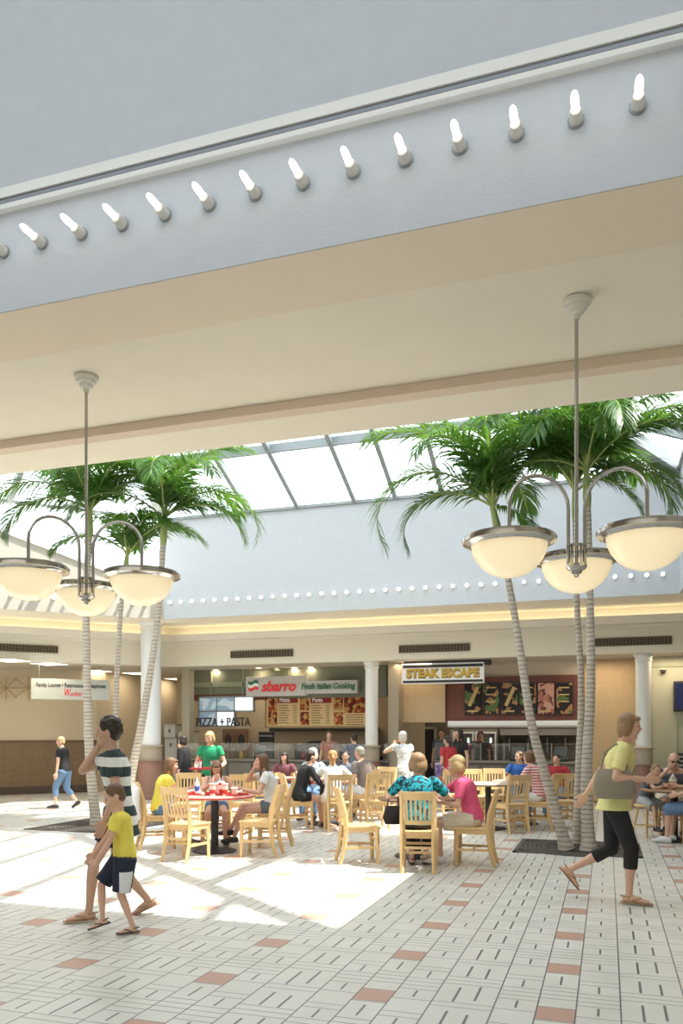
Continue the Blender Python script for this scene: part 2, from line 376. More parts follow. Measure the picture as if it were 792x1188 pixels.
column(175, 16.75, SOF, .235, 'thick white round column at the left corner, rising behind the leaning palm trunk', m=mat('white_column', (.80, .82, .84), .4))
column(431, 17.98, LOWC, .15, 'slim white round column between the two food counters')
column(746, 17.98, LOWC, .155, 'slim cream round column at the right, behind the striding woman')

# ------------------------------------------------------------------ fascia vents
def vent(name, c, w, h, rz, label, cells=22):
    t = empty(name, c, rz); tag(t, label, 'vent', 'supply vents in the cream fascia')
    MB().box(-w/2, -.02, -h/2, w/2, 0, h/2).build('backing', M_ventd, t)
    mb = MB()
    for z in (-h/2, h/2-.012): mb.box(-w/2, -.035, z, w/2, -.02, z+.012)
    for i in range(cells+1): x = -w/2+w*i/cells; mb.box(x-.006, -.035, -h/2, x+.006, -.02, h/2)
    for i in range(1, 4): z = -h/2+h*i/4; mb.box(-w/2, -.032, z-.004, w/2, -.02, z+.004)
    mb.build('grille', M_vent, t)
for px0, px1, py, lab in ((268, 340, 758.5, 'long bronze slot vent in the fascia above the pizza counter'), (463, 545, 752, 'long bronze slot vent in the fascia above the gold lettered sign'), (690, 779, 744, 'long bronze slot vent in the fascia at the far right')):
    a, b = onY(px0, py, 17.7), onY(px1, py, 17.7); vent('fascia_vent', ((a.x+b.x)/2, 17.7, (a.z+b.z)/2), b.x-a.x, .17, 0, lab)
# left one on the diagonal face
def onD(px, py, K, z=None):                     # plane x - y = K
    xr = (px-396)/F; fx, fy = xr*CT-ST, CT+xr*ST; t = K/(fx-fy); return Vector((t*fx, t*fy, CAMH+(850-py)*t/F))
a, b = onD(-12, 750, -27.98), onD(67, 754, -27.98)
vent('fascia_vent', ((a.x+b.x)/2, (a.y+b.y)/2, (a.z+b.z)/2), (b-a).xy.length, .17, R(45), 'bronze slot vent in the angled fascia at the far left')

# ------------------------------------------------------------------ bulbs
def bulb(loc, rz, near, label, grp):
    t = empty('bulb_lamp', loc, rz); tag(t, label, 'light bulb', grp)
    rot = lambda prof: [((0, -z, 0), (r, 0, 0), (0, 0, r)) for r, z in prof]
    if near:
        MB().loft(rot([(.041, 0), (.041, .006), (.034, .008)]), 20).build('socket_ring', M_mull, t, True)
        MB().loft(rot([(.031, .0), (.031, .05), (.026, .075), (.018, .08)]), 16).build('socket', M_cream, t, True)
        MB().loft(rot([(.013, .08), (.018, .10), (.0185, .15), (.015, .175), (.007, .19), (.001, .195)]), 14).build('glass_bulb', M_bulb, t, True)
    else:
        MB().loft(rot([(.045, 0), (.045, .03), (.03, .035)]), 14).build('socket', M_cream, t, True)
        MB().loft(rot([(.025, .035), (.038, .055), (.04, .08), (.025, .105), (.002, .112)]), 12).build('glass_bulb', M_bulb_far, t, True)
    return t
ORD = 'leftmost|second|third|fourth|fifth|sixth|seventh|eighth|ninth|tenth|eleventh|twelfth|thirteenth|rightmost'.split('|')
lb = lambda i: ORD[i]+(' of the' if i in (0, 13) else ' from the left of the')+' lit tubular bulbs on the near grey bulkhead'
b0 = bulb((-3.548, 4.07, 4.56), 0, True, lb(0), 'lit bulbs along the near bulkhead')
for i in range(1, 14): c = copy_tree(b0); c.location.x = -3.548+.2837*i; c['label'] = lb(i)
f0 = bulb((-9.5, 16.27, 4.56), 0, False, 'small round bulb on the far grey wall below the skylight', 'small bulbs along the far wall of the atrium')
x = -9.5+.2837
while x < 1.2: c = copy_tree(f0); c.location.x = x; x += .2837
for i in range(16):
    c = copy_tree(f0); s = .14+.2837*i; c.location = (-9.69-s*.7071, 16.27-s*.7071, 4.50); c.rotation_euler = (0, 0, R(45)); c['label'] = 'small round bulb on the slanting left wall of the atrium'; c['group'] = 'small bulbs along the slanting wall of the atrium'

# ------------------------------------------------------------------ chandeliers
def chandelier(px, d, label, rz):
    x, y = at(px, d); t = empty('chandelier', (x, y, 0), rz); tag(t, label, 'chandelier', 'three bowl chandeliers hanging from the soffit')
    zb = 2.72
    MB().lathe([(.085, SOF-.006), (.085, SOF-.03), (.07, SOF-.035), (.07, SOF-.055), (.05, SOF-.06), (.045, SOF-.085), (.02, SOF-.09), (.02, SOF-.12)][::-1], n=28).build('canopy', M_cream, t, True)
    MB().tube([(0, 0, 2.55), (0, 0, SOF-.1)], .0115, 12).build('rod', M_chrome, t, True)
    hub = MB().lathe([(.002, 2.515), (.014, 2.52), (.016, 2.535), (.03, 2.54), (.034, 2.555), (.048, 2.56), (.062, 2.575), (.062, 2.59), (.03, 2.6), (.02, 2.6)], n=24)
    hub.lathe([(.02, 2.69), (.062, 2.692), (.062, 2.712), (.02, 2.715)], n=24)
    for k in range(6): a = k*math.pi/3; hub.tube([(.052*math.cos(a), .052*math.sin(a), 2.585), (.052*math.cos(a), .052*math.sin(a), 2.70)], .007, 8)
    hub.build('hub', M_chrome, t, True)
    rr = .44
    for k in range(3):
        a = R(90+120*k); u = Vector((math.cos(a), math.sin(a), 0)); r0 = .055
        pts = [u*r0+Vector((0, 0, z)) for z in (2.60, 2.75, 2.90)]
        for j in range(13):
            q = math.pi*(1-j/12); pts.append(u*((r0+rr)/2+(rr-r0)/2*math.cos(q))+Vector((0, 0, 2.93+.18*math.sin(q))))
        pts.append(u*rr+Vector((0, 0, 2.74)))
        MB().tube(pts, .0115, 10).build('arm', M_chrome, t, True)
        c = (u.x*rr, u.y*rr, 0)
        MB().lathe([(.205, zb-.035), (.235, zb-.04), (.262, zb-.022), (.274, zb-.02), (.276, zb+.0), (.262, zb+.004), (.262, zb+.016), (.25, zb+.02), (.10, zb+.035), (.03, zb+.045), (.018, zb+.06)], c, 48).build('bowl_rim', M_chrome, t, True)
        MB().lathe([(.002, zb-.225), (.06, zb-.218), (.115, zb-.197), (.16, zb-.163), (.195, zb-.118), (.217, zb-.07), (.224, zb-.03)], c, 40).build('glass_bowl', M_bowl, t, True)
    return t
chandelier(668.5, 4.84, 'three bowl nickel chandelier on a long rod, hanging at the right', R(18.3-16.3))
chandelier(100, 5.88, 'three bowl nickel chandelier on a long rod, hanging at the left', R(18.3+17.6))
# ------------------------------------------------------------------ palms
M_trunk = mat('palm_bark', (0.52, 0.46, 0.38), .85); g_ = NG(M_trunk)
v_ = g_.mod(g_.m('ADD', g_.sep.outputs[2], g_.m('MULTIPLY', g_.noise(5), .05)), 0, .062)
g_.base(g_.mix(g_.m('MULTIPLY', g_.m('LESS_THAN', v_, .018), g_.noise(9)), g_.mix(g_.noise(14, 5), (.40, .34, .27), (.68, .62, .54)), (.10, .07, .05)))
M_shaft = mat('palm_crownshaft', (0.36, 0.42, 0.16), .5, noise=.25, nscale=9)
M_leaf = mat('palm_leaflet', (0.055, 0.15, 0.022), .38, noise=.55, nscale=3)
nt = M_leaf.node_tree; b_ = nt.nodes['Principled BSDF']; tr = nt.nodes.new('ShaderNodeBsdfTranslucent'); tr.inputs[0].default_value = (.16, .33, .035, 1)
mx_ = nt.nodes.new('ShaderNodeMixShader'); mx_.inputs[0].default_value = .42; nt.links.new(b_.outputs[0], mx_.inputs[1]); nt.links.new(tr.outputs[0], mx_.inputs[2]); nt.links.new(mx_.outputs[0], nt.nodes['Material Output'].inputs[0])
M_rachis = mat('palm_rachis', (0.36, 0.42, 0.13), .5)
M_soil = mat('planter_soil', (0.045, 0.035, 0.028), .95, noise=.5, nscale=40)
M_grate = mat('iron_grate', (0.075, 0.062, 0.055), .6)
def frond(parent, base, az, elev, length, droop, rng):
    p = Vector(base); e = R(elev); a = R(az); n = 22; pts = []; dirs = []
    for i in range(n+1):
        s = i/n; ang = e-R(droop)*(s**1.35)
        d = Vector((math.cos(a)*math.cos(ang), math.sin(a)*math.cos(ang), math.sin(ang)))
        pts.append(p.copy()); dirs.append(d); p = p+d*length/n
    mb = MB(); mb.m(1); mb.tube(pts, [.017*(1-.85*i/n)+.001 for i in range(n+1)], 5); mb.m(0)
    N = 72
    for i in range(N):
        s = .10+.90*i/(N-1); f = s*n; k = min(int(f), n-1); t = f-k
        c = pts[k].lerp(pts[k+1], t); d = dirs[k].lerp(dirs[k+1], t).normalized()
        side = d.cross(Vector((0, 0, 1)))
        if side.length < .1: side = Vector((-math.sin(a), math.cos(a), 0))
        side.normalize(); upv = side.cross(d).normalized()
        ll = (.24+length*.17)*(math.sin(math.pi*min(1, (.10+.86*s)))**.55)*(.85+.3*rng.random())
        for sg in (-1, 1):
            sp = R(56-30*s+rng.uniform(-6, 6)); dd = (side*sg*math.sin(sp)+d*math.cos(sp)+upv*rng.uniform(-.05, .30)).normalized()
            w0 = .0105+.005*rng.random(); wv = dd.cross(upv).normalized(); a0 = c; dirc = dd.copy(); prev = None; vs = []
            for q, (st, wf) in enumerate(((0, .5), (.35, 1), (.7, .8), (1, .08))):
                if q: a0 = a0+dirc*ll*.34; dirc = (dirc+Vector((0, 0, -.22-.22*q*rng.random()))).normalized()
                vs += [a0-wv*w0*wf, a0+wv*w0*wf]
            mb.add(vs, [(0,1,3,2),(2,3,5,4),(4,5,7,6)])
    o = mb.build('frond', [M_leaf, M_rachis], parent); return o
def palm(label, pts, r0, r1, fronds, shaft=.5, seed=1):
    rng = random.Random(seed); b = Vector(pts[0]); t = empty('palm_tree', b); tag(t, label, 'palm tree', 'potted palms in two clusters')
    P = [Vector(p)-b for p in pts]; n = 70; path = []; rad = []
    for i in range(n+1):
        s = i/n*(len(P)-1); k = min(int(s), len(P)-2); u = s-k
        p0, p1, p2, p3 = P[max(k-1, 0)], P[k], P[k+1], P[min(k+2, len(P)-1)]
        path.append(.5*((2*p1)+(p2-p0)*u+(2*p0-5*p1+4*p2-p3)*u*u+(3*p1-p0-3*p2+p3)*u**3)); q = i/n
        rad.append((r0+(r1-r0)*min(1, q*1.3)**.7)*(1+.045*(i % 2))*(1+.35*max(0, .06-q)/.06))
    MB().tube(path, rad, 14).build('trunk', M_trunk, t, True)
    top = path[-1]; dr = (path[-1]-path[-4]).normalized(); ct = top+dr*shaft
    MB().tube([top-dr*.05, top+dr*.1, top+dr*shaft*.6, ct, ct+dr*.1], [r1*1.05, r1*1.3, r1*1.05, r1*.7, r1*.3], 12).build('crownshaft', M_shaft, t, True)
    for (az, el, L, dp) in fronds: frond(t, ct-dr*rng.uniform(.0, .12), az+rng.uniform(-6, 6), el, L*1.13, dp, rng)
    return t
def up3(px, py, d):
    x, y = at(px, d); return (x, y, CAMH+(850-py)*d/F)
# azimuths: 198 = image left, 18 = image right, 108 = away, 288 = towards the camera
FA = [(199, 46, 2.1, 172), (202, 30, 1.5, 140), (196, 66, 1.9, 100), (185, 78, 1.75, 60), (40, 82, 1.6, 50), (165, 80, 1.65, 70), (24, 66, 1.8, 120), (10, 78, 1.5, 80), (280, 70, 1.7, 120), (235, 70, 1.7, 135), (110, 70, 1.7, 110), (330, 74, 1.6, 110), (75, 60, 1.5, 125), (330, -15, .85, 65)]
palm('leaning palm of the right cluster, its trunk slanting left up to a drooping crown', [up3(657, 985, 10.75), up3(634, 905, 10.75), up3(616, 838, 10.75), up3(601, 740, 10.75), up3(586, 655, 10.75), up3(578, 618, 10.75)], .083, .042, FA, .42, 3)
FB = [(170, 82, 1.9, 50), (20, 40, 1.7, 150), (225, 45, 1.7, 120), (205, 64, 1.9, 110), (185, 76, 1.9, 80), (20, 62, 2.0, 85), (30, 74, 1.9, 70), (290, 60, 1.7, 130), (250, 62, 1.8, 130), (330, 58, 1.8, 125), (110, 70, 1.7, 110), (150, 60, 1.8, 115), (60, 62, 1.7, 120), (0, 40, 1.5, 120)]
palm('slender upright palm of the right cluster, the middle of its three trunks', [up3(668, 978, 11.1), up3(671, 900, 11.1), up3(674, 800, 11.1), up3(669, 700, 11.1), up3(667, 600, 11.1)], .062, .038, FB, .45, 5)
FC = [(60, 82, 2.0, 45), (320, 72, 2.0, 90), (195, 50, 1.6, 130), (215, 72, 2.0, 85), (15, 55, 2.1, 95), (35, 72, 2.2, 62), (5, 66, 2.2, 60), (290, 55, 1.7, 135), (330, 48, 1.7, 125), (110, 66, 1.8, 115), (270, 76, 2.0, 80), (80, 60, 1.7, 120), (350, -20, 1.0, 65), (180, 30, 1.3, 110)]
palm('tall straight palm of the right cluster, nearest the striding woman', [up3(683, 986, 10.7), up3(680, 900, 10.7), up3(685, 800, 10.7), up3(684, 690, 10.7), up3(681, 585, 10.7)], .094, .045, FC, .5, 8)
LA = [(199, 50, 2.1, 150), (203, 30, 1.6, 120), (175, 80, 1.9, 55), (10, 45, 1.8, 110), (185, 72, 1.9, 90), (20, 66, 1.9, 105), (215, 60, 2.2, 110), (290, 58, 1.9, 130), (250, 66, 1.9, 120), (330, 60, 1.9, 120), (110, 70, 1.8, 110), (150, 66, 1.8, 110), (60, 66, 1.8, 110), (30, 76, 1.9, 70)]
palm('palm of the left cluster with the straight trunk beside the left chandelier', [up3(112, 960, 13.7), up3(104, 880, 13.7), up3(101, 790, 13.7), up3(100, 700, 13.7), up3(103, 622, 13.7)], .095, .055, LA, .45, 11)
LB = [(200, 40, 1.3, 100), (20, 56, 1.4, 110), (190, 66, 1.5, 80), (290, 60, 1.3, 120), (330, 60, 1.3, 110), (110, 60, 1.4, 110), (350, 48, 1.4, 95)]
palm('slender middle palm of the left cluster, shortest of the three', [up3(131, 955, 14.0), up3(134, 870, 14.0), up3(135, 800, 14.0), up3(140, 710, 14.0), up3(145, 665, 14.0)], .07, .04, LB, .38, 13)
LC = [(20, 48, 2.0, 158), (16, 25, 1.5, 110), (200, 45, 1.7, 120), (15, 74, 1.8, 100), (205, 64, 1.9, 105), (190, 76, 2.0, 75), (290, 60, 1.8, 130), (330, 62, 1.8, 125), (250, 70, 1.8, 110), (110, 66, 1.8, 110), (60, 60, 1.8, 120), (20, 36, 1.4, 120), (170, 70, 1.9, 85), (40, 82, 1.9, 55)]
palm('palm of the left cluster whose trunk leans right past the white column', [up3(140, 960, 13.5), up3(152, 900, 13.5), up3(166, 830, 13.5), up3(182, 725, 13.5), up3(189, 630, 13.5)], .095, .05, LC, .5, 17)
def grate(px, py, w, l, label, holes):
    d = dep(py); x, y = at(px, d); t = empty('tree_grate', (x, y, 0)); tag(t, label, 'tree grate', 'iron tree grates in the floor')
    mb = MB(); mb.box(-w/2, -l/2, .0, w/2, -l/2+.06, .014); mb.box(-w/2, l/2-.06, .0, w/2, l/2, .014); mb.box(-w/2, -l/2, .0, -w/2+.06, l/2, .014); mb.box(w/2-.06, -l/2, .0, w/2, l/2, .014)
    mb.build('frame', M_grate, t)
    mb = MB()
    for k in range(12):
        r = .44+.062*k
        if r > w/2-.05: break
        n = 32; mb.loft([((0, 0, 0), (r+.04, 0, 0), (0, r+.04, 0)), ((0, 0, .011), (r+.04, 0, 0), (0, r+.04, 0)), ((0, 0, .011), (r, 0, 0), (0, r, 0)), ((0, 0, 0), (r, 0, 0), (0, r, 0))], n, False)
    for k in range(24): a = 2*math.pi*k/24; mb.bar((.42*math.cos(a), .42*math.sin(a), .006), (w/2*.97*math.cos(a), l/2*.97*math.sin(a), .006), .02, .010)
    mb.build('ring_grille', M_grate, t)
    MB().box(-w/2+.05, -l/2+.05, .002, w/2-.05, l/2-.05, .006).build('soil_bed', M_soil, t)
    return t
grate(670, 984, 1.62, 1.35, 'dark iron tree grate around the right palm cluster', 3)
grate(118, 958, 1.75, 1.75, 'dark iron tree grate around the left palm cluster', 3)

# ------------------------------------------------------------------ food court shops
M_olive = mat('olive_bulkhead', (0.20, 0.21, 0.15), .6); M_maroon = mat('maroon_panel', (0.17, 0.055, 0.04), .6)
M_shopwall = mat('shop_wall_tan', (0.42, 0.36, 0.27), .7); M_kit = mat('kitchen_grey', (0.20, 0.18, 0.15), .55); M_steel = mat('steel', (0.45, 0.44, 0.42), .35, metal=.9)
M_stone = tile_mat('limestone_tile', (.50, .36, .20), (.60, .45, .27), .45, .45, (.45, .33, .2))
M_signgrey = mat('sign_grey', (0.52, 0.50, 0.46), .5, emit=.12); M_signwhite = mat('sign_white', (0.80, 0.79, 0.74), .5, emit=.25)
M_tred = mat('red_letters', (0.62, 0.03, 0.03), .5, emit=.3); M_tgreen = mat('green_letters', (0.03, 0.17, 0.07), .5); M_tdark = mat('dark_letters', (0.04, 0.04, 0.045), .6)
M_gold = mat('gold_letters', (0.62, 0.40, 0.06), .35, metal=.3, emit=.1); M_menu = mat('menu_tan', (0.70, 0.50, 0.24), .6, emit=.25); M_menud = mat('menu_maroon', (0.30, 0.03, 0.02), .6, emit=.12)
M_pizza = blotch('pizza_photo', (.50, .09, .03), (.75, .42, .14), 9, .5, (.20, .03, .02)); M_food = blotch('food_photo', (.02, .015, .015), (.42, .22, .10), 5, .55, (.10, .16, .05))
M_flower = blotch('salmon_photo', (.45, .16, .12), (.62, .34, .26), 8, .5, (.14, .05, .04)); M_scr = mat('bright_screen', (.85, .92, 1), .4, emit=1.4); M_scrd = blotch('blue_screen', (.22, .33, .46), (.55, .66, .74), 4, .5); 
_b = M_scrd.node_tree.nodes['Principled BSDF']; _b.inputs['Emission Strength'].default_value = .5; _b.inputs['Emission Color'].default_value = (.4, .5, .6, 1)
M_linen = mat('menu_line', (0.28, 0.15, 0.06), .7); M_case = mat('case_front', (0.13, 0.11, 0.09), .5); M_counter = mat('counter_stone', (0.25, 0.22, 0.19), .35)
def pbox(name, px0, py0, px1, py1, Y, th, m, parent=None, bevel=0):
    a, b = onY(px0, py0, Y), onY(px1, py1, Y); o = MB().box(a.x, Y, max(b.z, 0), b.x, Y+th, a.z).build(name, m, parent, bevel=bevel); return o
def pset(mb, px0, py0, px1, py1, Y, th):
    a, b = onY(px0, py0, Y), onY(px1, py1, Y); mb.box(a.x, Y, b.z, b.x, Y+th, a.z)
def ptext(name, s, px0, px1, py0, Y, m, parent=None, **k):     # text fitted between two columns, baseline py0
    a, b = onY(px0, py0, Y), onY(px1, py0, Y); o = text(name, s, (a.x, Y, a.z), k.pop('size', .2), m, parent, **k)
    wd = max(v.co.x for v in o.data.vertices)-min(v.co.x for v in o.data.vertices); o.scale.x = (b.x-a.x)/wd; return o
# shop shell: back walls and partitions
struct(pbox('wall_pizza_back', 205, 755, 450, 930, 21.2, .15, M_shopwall)); struct(pbox('wall_partition_tan', 450, 755, 462, 925, 18.3, 2.9, M_shopwall))
xl = onY(222, 850, 18.6).x; struct(MB().box(xl-.2, 18.45, 0, xl+.02, 18.7, 3.229).build('wall_partition_pizza', mat('pale_jamb', (.46, .42, .33), .7)))
struct(pbox('wall_stone_left', 457, 760, 516, 838, 18.75, .2, M_stone)); struct(pbox('wall_stone_right', 672, 755, 741, 930, 19.0, .2, M_stone))
struct(pbox('wall_steak_back', 455, 755, 745, 930, 22.4, .15, M_kit))
xr_ = onY(748, 850, 18.8).x; struct(MB().box(xr_, 18.6, 0, 7.8, 18.8, 3.229).build('wall_right_shop', mat('sage_wall', (.50, .50, .38), .8)))
struct(pbox('wall_steak_upper', 516, 755, 672, 797, 18.95, .2, mat('upper_cream', (.62, .55, .45), .7)))
# olive bulkhead of the pizza shop
t = struct(pbox('wall_pizza_bulkhead', 222, 768, 448, 808, 19.0, .25, M_olive)); struct(pbox('trim_9', 222, 806, 310, 812, 18.97, .03, M_maroon)); struct(pbox('trim_10', 222, 792, 300, 796, 18.96, .04, mat('olive_light', (.32, .34, .24), .6)))
for p in (244, 281): struct(pbox('trim_11', p, 770, p+1.5, 806, 18.96, .04, mat('olive_light', (.32, .34, .24), .6)))
# pizza shop sign
s = empty('shop_sign', (0, 0, 0)); tag(s, 'long grey lightbox sign with red and green lettering over the pizza counter', 'sign')
pbox('sign_box', 285, 785.5, 354.5, 807, 18.72, .22, M_signgrey, s, .01); pbox('sign_box', 354.8, 790, 414, 804, 18.74, .18, M_signgrey, s, .01)
ptext('red_lettering', 'sbarro', 303, 343, 802, 18.70, M_tred, s, size=.36, shear=.25, bold=.012)
ptext('green_lettering', 'Fresh Italian Cooking', 349, 411.5, 799.5, 18.70, M_tgreen, s, size=.20, shear=.2, bold=.005)
fl = MB()
for k, (c0, c1) in enumerate(((0, .33), (.33, .66), (.66, 1))):
    vs = []; n = 8
    for i in range(n+1):
        u = i/n; px = 288+11.5*u; w_ = math.sin(u*6.28)*1.3
        for c in (c0, c1): q = onY(px, 790+w_+11*c, 18.71); vs.append(q)
    fl.m(k).add(vs, [(2*i, 2*i+1, 2*i+3, 2*i+2) for i in range(n)])
fl.build('flag_emblem', [M_tgreen, M_signwhite, M_tred], s)
# gold lettered sign
s = empty('shop_sign', (0, 0, 0)); tag(s, 'white hanging sign with gold lettering over the steak counter', 'sign')
pbox('sign_board', 465.5, 770.5, 561, 792, 18.1, .14, M_signwhite, s, .01); pbox('sign_hood', 468, 763, 568, 770, 18.12, .3, M_dark, s)
for (a0, a1, b0, b1) in ((467, 560, 772, 772.8), (467, 560, 790, 790.8)): pbox('sign_rule', a0, b0, a1, b1, 18.09, .01, M_tdark, s)
ptext('gold_lettering', 'STEAK ESCAPE', 471, 556, 786, 18.08, M_gold, s, size=.26, bold=.012); ptext('letter_shadow', 'STEAK ESCAPE', 471.6, 556.6, 786.7, 18.092, M_tdark, s, size=.26, bold=.016, ext=.003)
# pizza menu board
s = empty('menu_board', (0, 0, 0)); tag(s, 'wide tan pizza and pasta menu board with food photos above the ovens', 'menu board')
Ym = 19.6; pbox('board', 308, 807, 425.5, 844, Ym, .10, M_menu, s, .008)
fr = MB(); [pset(fr, *q, Ym-.03, .05) for q in ((307, 806, 426, 808), (307, 842.5, 426, 844.5), (307, 806, 308.5, 844))]; fr.build('frame', mat('board_frame', (.45, .30, .15), .5), s)
for p in (318, 416): q = onY(p, 807, Ym+.05); MB().tube([(q.x, q.y, q.z), (q.x, q.y, LOWC)], .01, 8).build('hanger', M_steel, s)
for q in ((311, 809, 321, 841), (348, 809, 358, 824), (348, 826, 358, 841), (387, 809, 397.5, 824), (387, 826, 397.5, 841), (399, 808.5, 424, 827)): pbox('food_picture', *q, Ym-.02, .03, M_pizza, s)
for q, n_ in (((322, 809, 345, 815.5), 'Pizza'), ((360, 809, 384, 815.5), 'Pasta')):
    pbox('heading_panel', *q, Ym-.02, .03, M_menud, s); ptext('heading', n_, q[0]+2, q[0]+14, 814.3, Ym-.028, M_signwhite, s, size=.15, bold=.004, ext=.003)
for x0 in (323, 361):
    ml = MB()
    for i in range(8): pset(ml, x0, 818+2.9*i, x0+random.uniform(9, 14), 818.8+2.9*i, Ym-.012, .02); pset(ml, x0+17, 818+2.9*i, x0+21, 818.8+2.9*i, Ym-.012, .02)
    ml.build('menu_text', M_linen, s)
ml = MB()
for i in range(5): pset(ml, 401, 829+2.8*i, 421, 829.7+2.8*i, Ym-.012, .02)
ml.build('menu_text', M_linen, s)
# backlit window screens and lettering
s = empty('screen_wall', (0, 0, 0)); tag(s, 'group of bright square window panels beside the pizza menu', 'window panels')
for (q, m_) in (((231, 809, 250.5, 824.5), M_scrd), ((251.5, 809, 271, 824.5), M_scrd), ((272.5, 809, 293, 824.5), M_scr), ((231, 826, 250.5, 841.5), M_scrd), ((251.5, 826, 271, 841.5), M_scr)): pbox('pane', *q, 18.95, .06, m_, s)
fr = MB(); [pset(fr, *q, 18.93, .1) for q in ((230, 808, 294, 809), (230, 824.6, 294, 825.8), (230, 841.6, 272, 842.6), (230, 808, 231, 842), (250.5, 808, 251.5, 842), (271, 808, 272.3, 842), (293, 808, 294, 825))]; fr.build('mullions', M_mull, s)
pl = empty('wall_lettering', (0, 0, 0)); tag(pl, 'large dark capital lettering reading pizza and pasta in front of the bright panels', 'lettering'); ptext('letters', 'PIZZA + PASTA', 227, 290, 842.5, 18.85, M_tdark, pl, size=.32, bold=.004, ext=.012); pset(rl := MB(), 226, 843.3, 291, 844, 18.85, .03); rl.build('letter_rail', M_steel, pl)
# double doors
s = empty('kitchen_door', (0, 0, 0)); tag(s, 'brown double kitchen doors with oval windows behind the pizza counter', 'door')
for x0 in (258, 273): pbox('door_leaf', x0, 846, x0+14, 922, 20.9, .06, mat('brown_door', (.20, .13, .08), .5), s)
for x0 in (265, 280):
    c = onY(x0, 859, 20.88); MB().loft([((c.x, 20.86, c.z), (.11, 0, 0), (0, 0, .19)), ((c.x, 20.9, c.z), (.11, 0, 0), (0, 0, .19))], 20).build('oval_window', M_dark, s); MB().loft([((c.x, 20.87, c.z), (.135, 0, 0), (0, 0, .215)), ((c.x, 20.9, c.z), (.135, 0, 0), (0, 0, .215))], 20).build('oval_frame', M_wood_d, s)
# stone oven
s = empty('pizza_oven', (0, 0, 0)); tag(s, 'large stone pizza oven with a dark arched mouth behind the counter', 'oven')
pbox('oven_body', 318, 848, 424, 930, 20.3, .9, mat('oven_plaster', (.46, .38, .28), .7), s); pbox('oven_hood', 312, 843.5, 426, 848.5, 20.1, 1.1, M_dark, s)
c = onY(371, 874, 20.28); a_ = MB(); vs = []; n = 20
for y in (20.24, 20.32): vs += [Vector((c.x+.72*math.cos(math.pi*i/n), y, c.z+.34*math.sin(math.pi*i/n)**.8)) for i in range(n+1)]+[Vector((c.x-.72, y, c.z-.35)), Vector((c.x+.72, y, c.z-.35))]
k = n+3; a_.add(vs, [tuple(range(k))[::-1], tuple(range(k, 2*k))]+[(i, (i+1) % k, (i+1) % k+k, i+k) for i in range(k)]); a_.build('oven_mouth', M_dark, s)
pbox('oven_side_rack', 300, 849, 317, 900, 20.4, .6, M_dark, s); 
for i in range(4): pbox('rack_shelf', 300.5, 853+8*i, 316.5, 854.5+8*i, 20.36, .05, M_steel, s)
# white cabinets left of the counter
for i, q in enumerate(((191, 857, 205, 931), (206.5, 849, 219, 930), (190, 841, 203, 855.8))):
    s = empty('white_cabinet', (0, 0, 0)); tag(s, ('low white cabinet with a dark pull beside the white column', 'taller white cabinet with a slot pull left of the green shirted waitress', 'small white bin unit standing on top of the low cabinet')[i], 'cabinet')
    Yc = 18.75+.0*i; pbox('cabinet_body', *q, Yc, .5, mat('pale_laminate', (.50, .49, .45), .5), s, .01); pbox('pull', (q[0]+q[2])/2-1, q[1]+5, (q[0]+q[2])/2+.5, q[1]+9, Yc-.02, .03, M_dark, s); pbox('cabinet_top', q[0]-.5, q[1]-1, q[2]+.5, q[1], Yc-.03, .56, M_steel, s)
# counters
def counter(px0, px1, Y, label, zc=.92, gl=1.32, n=5):
    a, b = onY(px0, 850, Y).x, onY(px1, 850, Y).x; s = empty('service_counter', ((a+b)/2, Y, 0)); tag(s, label, 'counter'); h = (b-a)/2
    MB().box(-h, 0, 0, h, .7, zc-.04).build('case', M_case, s); MB().box(-h-.03, -.04, zc-.04, h+.03, .74, zc).build('worktop', M_counter, s, bevel=.008)
    MB().box(-h, .02, 0, h, .0-.01, .12).build('kick_panel', M_dark, s)
    for i in range(n): x0 = -h+2*h*i/n; MB().box(x0+.04, -.018, .18, x0+2*h/n-.04, 0, zc-.1).build('front_panel', M_kit, s, bevel=.005)
    MB().add([(-h, .1, zc), (h, .1, zc), (h, .02, gl), (-h, .02, gl)], [(0,1,2,3)]).build('glass_guard', M_sneeze, s)
    MB().box(-h, .0, gl, h, .34, gl+.012).build('glass_shelf', M_sneeze, s)
    for i in range(n+1): x0 = -h+2*h*i/n; MB().tube([(x0, .06, zc), (x0, .03, gl+.02)], .012, 8).build('post', M_steel, s)
    return s
counter(207, 449, 18.15, 'long dark serving counter with a glass guard in front of the pizza ovens', n=8)
counter(505, 668, 18.6, 'dark serving counter with a glass guard under the food photo posters', n=6)
# steak shop: maroon panel with posters
s = empty('poster_board', (0, 0, 0)); tag(s, 'maroon board carrying six framed food posters over the steak counter', 'menu board')
pbox('board', 515, 786, 672, 836, 18.85, .08, M_maroon, s)
for i in range(6):
    x0 = 539+21.2*i; pbox('poster_frame', x0-.7, 791.5, x0+19.6, 829, 18.80, .05, M_dark, s); pbox('poster', x0+.2, 792.6, x0+18.7, 828, 18.785, .02, M_flower if i in (4,) else M_food, s)
    pm = MB(); 
    for k in range(3 if i % 2 else 1): pset(pm, x0+3, (824 if not i % 2 else 797)+9*k*.9, x0+15, (826 if not i % 2 else 798.3)+9*k*.9, 18.775, .012)
    if i in (0, 2): 
        a, b = onY(x0+5, 824, 18.775), onY(x0+15, 797, 18.775); pm.bar((a.x, 18.78, a.z+.1), (b.x, 18.78, b.z), .02, .08, up=(0, 0, 1))
    pm.build('poster_print', mat('bun', (.60, .42, .18), .6), s)
